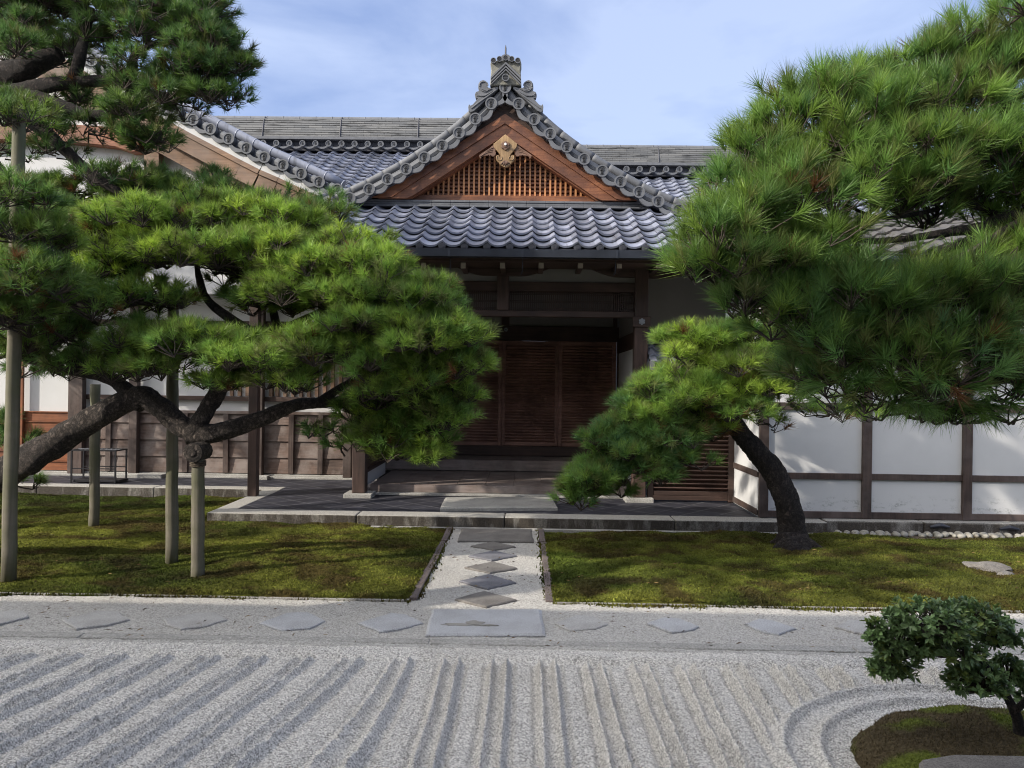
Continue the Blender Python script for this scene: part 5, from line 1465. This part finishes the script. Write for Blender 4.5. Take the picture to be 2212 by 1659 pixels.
limb(ul, PP([(20, 230, 8.7), (80, 270, 8.5), (130, 315, 8.4), (180, 360, 8.4), (240, 405, 8.4), (300, 430, 8.4)]), [0.10, 0.075, 0.06, 0.055, 0.045, 0.03], M['bark_dark'], 'limb', 12, 6, 25)
limb(ul, PP([(-60, 260, 8.7), (-20, 340, 8.5), (20, 400, 8.4), (10, 450, 8.4)]), [0.09, 0.06, 0.045, 0.03], M['bark_dark'], 'limb', 10, 6, 26)
Dk = dict(yellow=0.05, blue=0.35)
pads(ul, [
    (40, 20, 8.8, 110, 55, 190), (100, 50, 9.2, 120, 60, 200), (230, 50, 9.2, 120, 50, 160), (400, 60, 9.0, 90, 50, 140), (460, 110, 8.9, 70, 60, 120), (330, 200, 8.7, 90, 40, 90), (240, 210, 8.9, 80, 35, 50), (-20, 150, 9.2, 80, 80, 90), (170, 10, 8.8, 120, 45, 200), (300, 20, 8.7, 110, 50, 200, dict(yellow=.2)), (420, 15, 8.6, 70, 45, 130), (60, 80, 8.7, 90, 35, 80), (250, 80, 8.7, 80, 35, 90), (370, 70, 8.6, 90, 45, 170), (440, 105, 8.6, 80, 55, 190),
    (480, 160, 8.5, 60, 55, 150), (410, 170, 8.5, 80, 42, 150), (320, 150, 8.6, 70, 35, 80), (470, 215, 8.5, 55, 32, 90), (380, 225, 8.5, 60, 28, 60), (440, 60, 8.7, 50, 50, 90),
    (300, 255, 8.4, 55, 40, 110, dict(yellow=.2)), (330, 310, 8.4, 48, 40, 110, dict(yellow=.15)), (265, 290, 8.4, 45, 30, 35), (200, 290, 8.5, 70, 28, 30, dict(per=5)), (30, 250, 8.3, 65, 42, 100, dict(yellow=.3)), (120, 330, 8.4, 70, 25, 24, dict(per=5)), (110, 285, 8.4, 60, 25, 26, dict(per=6)),
    (220, 390, 8.4, 80, 25, 35, dict(per=6)), (20, 330, 8.4, 60, 25, 20, dict(per=5)), (300, 400, 8.5, 50, 22, 30), (-60, 60, 9.2, 120, 80, 120), (70, 120, 8.4, 80, 30, 60), (190, 125, 8.9, 80, 32, 70), (150, 215, 8.9, 90, 28, 50)],
    rng, dens=1.05, tone=0.72, yellow=0.06, blue=0.35, needles=44, length=0.125, width=0.0068, clump=0.17)  # low tone darkens these needles to imitate backlighting

for (x, y, z, r) in ((-8.6, 11.2, 4.3, 0.75), (-9.6, 11.0, 4.6, 0.8), (-10.7, 11.0, 4.3, 0.85), (-11.7, 11.0, 4.7, 0.8), (-9.3, 10.8, 5.4, 0.8), (-10.6, 10.8, 5.5, 0.8), (-8.4, 11.0, 5.2, 0.7), (-9.6, 11.2, 3.7, 0.75), (-11.0, 11.0, 3.6, 0.8)):
    pad(ul, (x, y, z), r, r * 0.9, r * 0.45, 190, rng, 16, 0.15, 0.016, 0.1, 0.3)  # out-of-view cushions added to shade the left hall wall
# --- large near pine on the right
rp = thing('near_pine', 'large near pine with long needles filling the right side', 'pine tree', (3.9, 4.7, 0))
limb(rp, [Vector((4.3, 4.9, -0.1)), Vector((4.2, 4.9, 1.2)), Vector((3.9, 4.8, 2.2)), P(2420, 520, 4.6), P(2330, 380, 4.6), P(2250, 200, 4.7), P(2200, 40, 4.8)], [0.2, 0.17, 0.13, 0.10, 0.08, 0.06, 0.04], M['bark_dark'], 'trunk', 14, 7, 31)
limb(rp, PP([(2420, 520, 4.6), (2280, 490, 4.5), (2170, 470, 4.5), (2130, 490, 4.5), (2060, 500, 4.45), (1960, 515, 4.4), (1860, 520, 4.4), (1760, 500, 4.3)]), [0.07, 0.05, 0.038, 0.034, 0.026, 0.018, 0.013, 0.008], M['bark_dark'], 'limb', 10, 6, 32)
limb(rp, PP([(2130, 490, 4.5), (2090, 520, 4.45), (2040, 540, 4.4), (1990, 560, 4.4), (1900, 590, 4.35), (1840, 610, 4.3)]), [0.026, 0.022, 0.017, 0.013, 0.010, 0.007], M['bark_dark'], 'limb', 8, 6, 33)
limb(rp, PP([(2300, 440, 4.6), (2200, 480, 4.45), (2120, 530, 4.35), (2050, 565, 4.3), (1985, 590, 4.3)]), [0.026, 0.020, 0.018, 0.014, 0.008], M['bark'], 'limb', 8, 6, 34)
limb(rp, PP([(2290, 420, 4.6), (2180, 500, 4.45), (2110, 555, 4.35), (2060, 600, 4.3)]), [0.022, 0.018, 0.014, 0.008], M['bark'], 'limb', 8, 6, 35)
limb(rp, PP([(2170, 470, 4.5), (2080, 440, 4.5), (1990, 460, 4.45), (1900, 470, 4.4), (1820, 440, 4.4)]), [0.022, 0.016, 0.013, 0.010, 0.006], M['bark_dark'], 'limb', 8, 6, 36)
limb(rp, PP([(2330, 380, 4.6), (2150, 310, 4.6), (1950, 300, 4.6), (1800, 310, 4.6), (1680, 340, 4.6)]), [0.05, 0.035, 0.026, 0.018, 0.01], M['bark_dark'], 'limb', 8, 6, 37)
limb(rp, PP([(2420, 620, 4.6), (2200, 690, 4.4), (2000, 720, 4.35), (1800, 700, 4.3), (1650, 650, 4.25)]), [0.06, 0.04, 0.028, 0.018, 0.01], M['bark_dark'], 'limb', 8, 6, 38)
limb(rp, PP([(2420, 720, 4.5), (2250, 800, 4.3), (2050, 830, 4.2), (1880, 820, 4.2)]), [0.05, 0.035, 0.02, 0.01], M['bark_dark'], 'limb', 8, 6, 39)
Lo = dict(yellow=.08, blue=.3)
pads(rp, [
    (2150, 90, 4.7, 120, 75, 110), (2060, 130, 4.7, 90, 60, 75), (1950, 160, 4.75, 75, 40, 45), (1850, 200, 4.7, 90, 50, 75), (1760, 240, 4.7, 95, 55, 90), (1690, 290, 4.65, 70, 48, 70), (1630, 330, 4.6, 45, 40, 40), (1660, 390, 4.6, 60, 28, 26),
    (1880, 280, 4.6, 110, 60, 110), (1780, 330, 4.6, 100, 50, 80), (2020, 240, 4.6, 100, 65, 100), (2160, 230, 4.6, 90, 80, 100), (1980, 340, 4.5, 130, 50, 110), (2120, 350, 4.5, 110, 70, 110), (2220, 400, 4.5, 70, 80, 70),
    (1860, 410, 4.5, 120, 48, 100), (1960, 410, 4.5, 90, 40, 70), (2070, 430, 4.55, 80, 35, 60), (2190, 320, 4.5, 70, 60, 70), (2190, 480, 4.6, 60, 45, 50), (2090, 600, 4.4, 80, 35, 60), (1960, 600, 4.5, 60, 25, 30), (2200, 140, 4.7, 60, 80, 60), (2180, 430, 4.6, 60, 40, 50), (1850, 370, 4.55, 110, 30, 40), (1700, 385, 4.5, 90, 30, 34), (2000, 395, 4.5, 100, 30, 36), (1760, 520, 4.3, 80, 35, 36), (1690, 680, 4.2, 80, 35, 34), (1900, 625, 4.25, 90, 32, 34), (2060, 700, 4.15, 90, 35, 36), (2150, 570, 4.4, 60, 30, 26), (1590, 400, 4.5, 50, 30, 22), (1750, 300, 4.65, 90, 30, 34), (2080, 180, 4.7, 80, 35, 36), (2010, 478, 4.55, 45, 22, 22), (2200, 545, 4.5, 55, 40, 45), (1930, 455, 4.5, 50, 25, 24), (1720, 440, 4.4, 110, 50, 100), (1625, 480, 4.35, 80, 50, 85), (1555, 520, 4.3, 65, 52, 80), (1520, 590, 4.3, 45, 45, 50), (1590, 590, 4.3, 80, 55, 90), (1640, 540, 4.35, 80, 50, 70),
    (1700, 600, 4.3, 90, 65, 100), (1800, 560, 4.35, 70, 45, 55), (1800, 650, 4.2, 100, 70, 110, Lo), (1630, 660, 4.3, 65, 40, 45, Lo), (1900, 690, 4.2, 110, 75, 120, Lo), (2010, 650, 4.2, 90, 60, 90), (2110, 640, 4.2, 90, 60, 90), (2200, 680, 4.2, 80, 90, 100, Lo),
    (1720, 720, 4.2, 90, 55, 80, Lo), (1830, 760, 4.15, 100, 60, 100, Lo), (1950, 780, 4.1, 110, 60, 110, Lo), (2070, 760, 4.1, 100, 70, 110, Lo), (2180, 790, 4.1, 80, 70, 90, Lo), (1760, 810, 4.3, 75, 35, 40, Lo),
    (1880, 835, 4.15, 90, 32, 42, dict(up=-.1, yellow=.1)), (2010, 845, 4.1, 100, 32, 46, dict(up=-.15, yellow=.1)), (2140, 860, 4.1, 90, 35, 46, dict(up=-.15, yellow=.1)), (2060, 895, 4.1, 70, 22, 16, dict(up=-.7, per=4, yellow=.1)), (1850, 868, 4.15, 80, 20, 14, dict(up=-.6, per=4, yellow=.1)), (1960, 885, 4.1, 80, 22, 16, dict(up=-.7, per=4, yellow=.1)), (2150, 895, 4.1, 80, 22, 16, dict(up=-.6, per=4, yellow=.1)), (2250, 560, 4.5, 60, 60, 60), (1820, 490, 4.55, 60, 20, 14)],
    rng, yellow=0.22, blue=0.22, dens=1.0, needles=56, length=0.140, width=0.0044, clump=0.14, per=7, brown=0.004, up=0.6, th=(0.15, 0.95))

# --- small leaning pine before the screen
sp = thing('leaning_pine', 'small pine with leaning bare trunk on the right moss lawn and yellow green cushions', 'pine tree', tuple(G(1710, 1182)))
limb(sp, [G(1714, 1190) - Vector((0, 0, 0.16)), G(1713, 1184) + Vector((0, 0, 0.05)), P(1712, 1150, 8.9), P(1700, 1085, 8.9), P(1675, 1025, 8.9), P(1635, 975, 8.88), P(1595, 930, 8.85), P(1570, 880, 8.8), P(1545, 820, 8.8), P(1530, 760, 8.8)],
     [0.24, 0.18, 0.146, 0.135, 0.124, 0.11, 0.094, 0.08, 0.056, 0.03], M['bark_dark'], 'trunk', 18, 8, 41)
limb(sp, PP([(1590, 925, 8.85), (1540, 900, 8.7), (1480, 920, 8.6), (1400, 960, 8.5), (1340, 1010, 8.4), (1290, 1035, 8.35), (1255, 1070, 8.3)]), [0.055, 0.042, 0.036, 0.03, 0.024, 0.018, 0.01], M['bark'], 'limb', 10, 6, 42)
limb(sp, PP([(1575, 890, 8.8), (1640, 850, 8.8), (1720, 850, 8.7), (1800, 880, 8.6), (1880, 890, 8.5)]), [0.045, 0.035, 0.025, 0.015, 0.008], M['bark_dark'], 'limb', 8, 6, 43)
rb = G(1713, 1184)
for q, (a, L_) in enumerate(((-2.6, .34), (-1.5, .30), (-.5, .36), (.6, .28), (2.4, .30))):
    limb(sp, [Vector((rb.x + math.cos(a) * .08, rb.y + math.sin(a) * .08, .10)), Vector((rb.x + math.cos(a) * L_ * .55, rb.y + math.sin(a) * L_ * .55, .055)), Vector((rb.x + math.cos(a) * L_, rb.y + math.sin(a) * L_, -.01))], [0.085, 0.055, 0.02], M['bark_dark'], 'root', 8, 5, 70 + q)
Y2 = dict(yellow=.75, blue=.05, brown=.03); Bl = dict(yellow=.22, blue=.5)
pads(sp, [
    (1620, 735, 8.9, 80, 40, 130, Y2), (1500, 735, 8.8, 60, 38, 120, Y2), (1690, 770, 8.9, 70, 40, 120, dict(yellow=.4)), (1330, 955, 8.45, 55, 35, 90, Bl), (1385, 985, 8.4, 75, 40, 110, Bl), (1265, 1045, 8.3, 50, 38, 90, Bl), (1248, 1085, 8.25, 26, 28, 40, Bl), (1310, 1060, 8.35, 50, 28, 60, Bl), (1440, 1010, 8.45, 60, 35, 80, Bl), (1610, 850, 8.6, 80, 42, 140, Y2), (1420, 915, 8.5, 70, 40, 130, dict(yellow=.45)), (1500, 870, 8.5, 90, 45, 150, Y2),
    (1550, 740, 8.8, 80, 45, 170, Y2), (1500, 790, 8.7, 90, 50, 210, Y2), (1590, 800, 8.7, 90, 50, 200, Y2), (1450, 840, 8.6, 80, 45, 180, Y2), (1540, 850, 8.6, 90, 45, 200, Y2), (1640, 800, 8.7, 90, 40, 160, dict(yellow=.4)), (1680, 840, 8.7, 80, 30, 100, dict(yellow=.35)),
    (1400, 870, 8.5, 55, 42, 120, Bl), (1460, 890, 8.5, 80, 45, 170, dict(yellow=.4)), (1560, 900, 8.55, 80, 40, 150, Y2), (1370, 930, 8.45, 70, 40, 130, Bl), (1440, 950, 8.45, 90, 45, 180, Bl), (1520, 940, 8.5, 55, 35, 70, dict(brown=.2, yellow=.8)), (1480, 1000, 8.45, 70, 35, 60, Bl),
    (1340, 985, 8.4, 80, 42, 150, Bl), (1400, 1020, 8.4, 70, 30, 80, Bl), (1290, 1030, 8.35, 60, 35, 110, Bl), (1250, 1065, 8.3, 32, 38, 75, Bl), (1345, 1040, 8.4, 45, 20, 24, Bl),
    (1700, 880, 8.6, 60, 15, 14, dict(per=4)), (1790, 895, 8.55, 70, 18, 26, dict(per=5)), (1870, 900, 8.5, 50, 18, 18, dict(per=5)), (1620, 880, 8.7, 40, 30, 50, Y2), (1660, 920, 8.7, 45, 22, 8, dict(per=3))],
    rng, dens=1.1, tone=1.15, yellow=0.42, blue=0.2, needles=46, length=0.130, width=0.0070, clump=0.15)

# ------------------------------------------------------------------ moss mound, shrub, little island
def mound_h(x, y):
    q = (((x - MX) / MRX) ** 2 + ((y - MY) / MRY) ** 2) * (1.02 + 0.10 * fbm(x * 4, y * 4, 73, 3))
    return np.where(q < 1.0, 0.17 * (1 - q).clip(0) ** 0.6 + 0.012 * fbm(x * 6, y * 6, 71, 3), -0.04)
def mound_col(x, y, rng, s=.2):
    n = 0.5 + 0.5 * fbm(x * 4, y * 5, 77, 3); t = np.clip((n - 0.40) * 3 + rng.normal(0, .12, x.shape), 0, 1)[:, None]
    c = np.array([0.115, 0.090, 0.052]) * (1 - t) + np.array([0.150, 0.180, 0.036]) * t
    c = c * (1 + rng.normal(0, s, x.shape)).clip(.4, 1.8)[:, None]
    return np.concatenate([c, np.ones((len(x), 1))], 1)
v, f = grid(MX - MRX, MX + MRX, MY - MRY, MY + MRY, 0.014, mound_h)
obj('moss_mound', (v, f), M['moss'], smooth=True, kind='structure', attr=mound_col(v[:, 0], v[:, 1], rng, .1))
xs_ = rng.uniform(MX - MRX, MX + MRX, 26000); ys_ = rng.uniform(MY - MRY, MY + MRY, 26000)
def mh2(x, y): return mound_h(x, y)
ms = blades(9000, [(MX - MRX, MX + MRX, MY - MRY, MY + MRY)], mh2, mound_col, (0.005, 0.014), 0.005, rng, 'mound_moss')
ms['label'] = 'thin moss and dead needles covering the small mound'

def leafy(root, c, rx, ry, rz, n, rng, size=0.036, name='foliage_clump'):
    c = np.array(c)
    d = rng.normal(size=(n * 3, 3)); d /= np.linalg.norm(d, axis=1, keepdims=True); d = d[d[:, 2] > -0.55][:n]
    p = c + d * (rng.uniform(0.35, 1.0, len(d)) ** 0.5)[:, None] * np.array([rx, ry, rz])
    ax = d * 0.7 + np.array([0, 0, 0.6]) + rng.normal(0, 0.3, d.shape); ax /= np.linalg.norm(ax, axis=1, keepdims=True)
    V, Fc, Cc = [], [], []
    for i in range(len(p)):
        A = Vector(ax[i]); ref = Vector(rng.normal(size=3)); u = A.cross(ref).normalized(); w = A.cross(u)
        k = int(rng.integers(8, 12)); ph = rng.uniform(0, 6.28)
        base = np.array([0.175, 0.275, 0.105]) * rng.uniform(0.55, 1.25) if rng.random() > 0.15 else np.array([0.21, 0.28, 0.07])
        for q in range(k):
            a = ph + q * 2.4 + rng.normal(0, 0.35); tilt = rng.uniform(0.3, 1.35)
            dr = (u * math.cos(a) + w * math.sin(a)) * math.sin(tilt) + A * math.cos(tilt)
            sd = dr.cross(A).normalized(); nrm = sd.cross(dr); L_ = size * rng.uniform(0.75, 1.2); wd_ = L_ * 0.23
            o = Vector(p[i]) + A * float(rng.uniform(-0.022, 0.012)); b = len(V)
            mid = o + dr * L_ * 0.52 - nrm * L_ * 0.05
            V += [o, mid + sd * wd_ + nrm * wd_ * 0.3, o + dr * L_ - Vector((0, 0, L_ * 0.12)), mid - sd * wd_ + nrm * wd_ * 0.3, mid]
            Fc += [(b, b + 1, b + 4), (b + 1, b + 2, b + 4), (b + 2, b + 3, b + 4), (b + 3, b, b + 4)]
            cl = base * rng.uniform(0.8, 1.2); Cc += [(cl[0], cl[1], cl[2], 1)] * 5
    mb = MB(); mb.v = [tuple(q) for q in V]; mb.f = Fc; mb.m = [0] * len(Fc)
    o = obj(name, mb, M['leaf'], root, attr=Cc)
    tv, tf = twig_arrays(np.tile(c - np.array([0, 0, rz * 0.6]), (len(p), 1)), p, 0.0035, 0.0015)
    obj('twigs', (tv, tf), M['twig'], o)
SY = 4.0
sb = G(2206, 1600, 0.14)
sh = thing('leafy_shrub', 'small clipped shrub with glossy leaf rosettes and bent bare stem on the moss mound', 'shrub', tuple(sb))
limb(sh, [sb - Vector((0, 0, 0.06)), P(2200, 1560, sb.y), P(2180, 1515, sb.y), P(2160, 1480, sb.y), P(2120, 1430, sb.y), P(2080, 1400, sb.y), P(2020, 1405, sb.y)], [0.030, 0.024, 0.021, 0.018, 0.015, 0.011, 0.007], M['bark_dark'], 'trunk', 10, 6, 51)
limb(sh, [P(2190, 1540, sb.y), P(2225, 1500, sb.y - .05), P(2250, 1440, sb.y - .05)], [0.016, 0.013, 0.01], M['bark_dark'], 'limb', 8, 6, 52)
for (px, py, rx, rz, n) in ((2010, 1340, 105, 48, 75), (1950, 1390, 78, 55, 70), (2090, 1335, 85, 45, 60), (2150, 1370, 60, 50, 50), (2050, 1400, 80, 38, 50), (1930, 1440, 55, 35, 35), (2110, 1470, 68, 52, 65), (2180, 1450, 40, 40, 26), (2235, 1500, 40, 50, 36), (2240, 1400, 30, 30, 16), (1890, 1370, 22, 40, 16)):
    c = P(px, py, sb.y + random.uniform(-0.1, 0.12)); s = sb.y / FPX
    leafy(sh, c, rx * s * 0.9, rx * s * 0.7, rz * s * 0.85, int(n * 2.0), rng)

# stone set at the mound's foot
c = G(2120, 1665, 0.19)
qd = [G(1985, 1648, 0.19), G(2060, 1636, 0.19), G(2150, 1638, 0.19), G(2260, 1640, 0.19), G(2300, 1720, 0.19), G(1990, 1720, 0.19)]
k = MB().prism_xy(list(reversed([(p.x, p.y) for p in qd])), 0.0, 0.205, 0, 0.06, 0.02)
tag(obj('edge_rock', k, M['path_grey'], loc=(c.x, c.y, 0)), 'flat dark rock in front of the moss mound at the bottom edge', 'rock')
isl = G(2190, 1255, 0.05)
def rock(c, rx, ry, rz, rot, seed):
    mb = MB(); n, m = 18, 11; vs, fs = [], []
    for i in range(m + 1):
        a = math.pi * i / m
        for j in range(n):
            b = 2 * math.pi * j / n; d = Vector((math.sin(a) * math.cos(b), math.sin(a) * math.sin(b), math.cos(a)))
            d = d * (1 + 0.35 * mnoise.noise(d * 1.6 + Vector((seed, 0, 0))) + 0.10 * mnoise.noise(d * 5))
            q = Vector((d.x * rx, d.y * ry, d.z * rz)); vs.append((c[0] + q.x * math.cos(rot) - q.y * math.sin(rot), c[1] + q.x * math.sin(rot) + q.y * math.cos(rot), c[2] + q.z))
    for i in range(m):
        for j in range(n): fs.append((i * n + j, (i + 1) * n + j, (i + 1) * n + (j + 1) % n, i * n + (j + 1) % n))
    return mb.add(vs, fs)
q = G(2132, 1228, 0.05)
tag(obj('lawn_rock', rock((q.x, q.y, 0.05), 0.24, 0.13, 0.06, -0.5, 3), M['path_grey'], loc=(q.x, q.y, 0)), 'low rounded brownish rock lying on the right moss lawn near the picture edge', 'rock')
q = G(2172, 1240, 0.05)
tag(obj('lawn_rock', rock((q.x, q.y, 0.04), 0.09, 0.06, 0.035, 0.3, 8), M['path_grey'], loc=(q.x, q.y, 0)), 'fist-sized stone just beyond the low rounded rock on the right lawn', 'rock')

# white pebbles along the foot of the wing's plinth
def pebble_mesh():
    mb = MB(); n, m = 10, 6; vs, fs = [], []
    for i in range(m + 1):
        a = math.pi * i / m
        for j in range(n):
            b = 2 * math.pi * j / n; vs.append((math.sin(a) * math.cos(b) * 0.052, math.sin(a) * math.sin(b) * 0.038, math.cos(a) * 0.030))
    for i in range(m):
        for j in range(n): fs.append((i * n + j, (i + 1) * n + j, (i + 1) * n + (j + 1) % n, i * n + (j + 1) % n))
    return mb.add(vs, fs)
x = 3.86; first = None; i = 0
while x < 6.7:
    for rw_ in range(2):
        px, py = x + random.uniform(-.015, .015) + rw_ * 0.04, 9.60 + rw_ * 0.105 + random.uniform(-.02, .02)
        if first is None:
            o = obj('pebble', pebble_mesh(), M['pebble'], smooth=True, loc=(0, 0, 0)); first = o
            tag(o, 'rounded white pebble in the row along the stone plinth', 'pebble', 'white pebbles along the plinth')
        else:
            o = first.copy(); COL.objects.link(o)
        s = random.uniform(0.75, 1.2)
        o.location = (px, py, 0.028); o.rotation_euler = (random.uniform(-.2, .2), random.uniform(-.2, .2), random.uniform(0, 3.1)); o.scale = (s, s * random.uniform(.8, 1.2), s)
    x += 0.098
k = MB().box(3.8, 8.2, 9.50, 9.84, -0.05, 0.004); obj('pebble_bed', k, M['soil'], kind='structure')

# --- unseen pine added left of the viewer, crown pads placed to block sun
op_ = thing('shade_pine', 'unseen pine added left of the viewer to cast shade on the right wall and lawn', 'pine tree', (-7.0, 3.0, 0))
limb(op_, [Vector((-7.0, 3.0, -0.1)), Vector((-6.8, 3.1, 2.5)), Vector((-6.0, 3.8, 4.6)), Vector((-5.2, 4.3, 6.2)), Vector((-4.4, 4.5, 7.6))], [0.3, 0.26, 0.2, 0.14, 0.06], M['bark_dark'], 'trunk', 12, 6, 61)
for (x, y, z, r, t) in ((-7.6, 4.6, 7.0, 0.8, 220), (-7.5, 4.7, 7.8, 0.8, 220), (-5.1, 4.6, 7.0, 0.6, 150), (-4.6, 4.4, 7.2, 1.0, 280), (-3.6, 4.6, 7.0, 0.9, 260), (-5.2, 4.2, 7.9, 0.9, 240), (-4.0, 4.5, 7.9, 0.8, 220), (-2.9, 4.6, 7.6, 0.8, 220), (-3.5, 4.4, 6.4, 0.7, 160),
                       (-3.9, 4.3, 3.7, 0.62, 150), (-4.6, 4.4, 4.3, 0.7, 170), (-3.8, 4.1, 4.9, 0.7, 170), (-4.9, 4.2, 3.3, 0.6, 120), (-4.0, 3.3, 4.4, 0.7, 150)):
    pad(op_, (x, y, z), r, r * 0.9, r * 0.42, t, rng, 16, 0.15, 0.016, 0.2, 0.2)

# ------------------------------------------------------------------ unseen hall added behind and above the viewer to shade the foreground
vh = thing('shade_hall', 'unseen timber hall with deep tiled eaves, added behind the viewer to shade the foreground', 'building', (0, -4, 0))
EY, EZ = 1.70, 5.25
k = MB()
vs = []
for y, z in ((EY, EZ), (-6, EZ + 3.6)): vs += [(-24, y, z), (10, y, z), (10, y, z - 0.18), (-24, y, z - 0.18)]
k.add(vs, [(0, 1, 5, 4), (3, 7, 6, 2), (0, 3, 2, 1), (4, 5, 6, 7), (0, 4, 7, 3), (1, 2, 6, 5)]); obj('roof', k, M['tile_rim'], vh)
k = MB().box(-23.5, 9.5, -3.6, -3.4, 0.5, 6.2); obj('wall', k, M['wood_wall'], vh)
k = MB().box(-23.5, 9.5, -3.4, -0.6, 0.30, 0.42); obj('veranda_floor', k, M['wood_floor'], vh)
for x in (-22, -17, -12, -7, -2.5, 2.5, 7.5):
    k = MB().box(x - .1, x + .1, -0.9, -0.7, 0.0, 5.9); obj('post', k, M['wood_post'], vh)
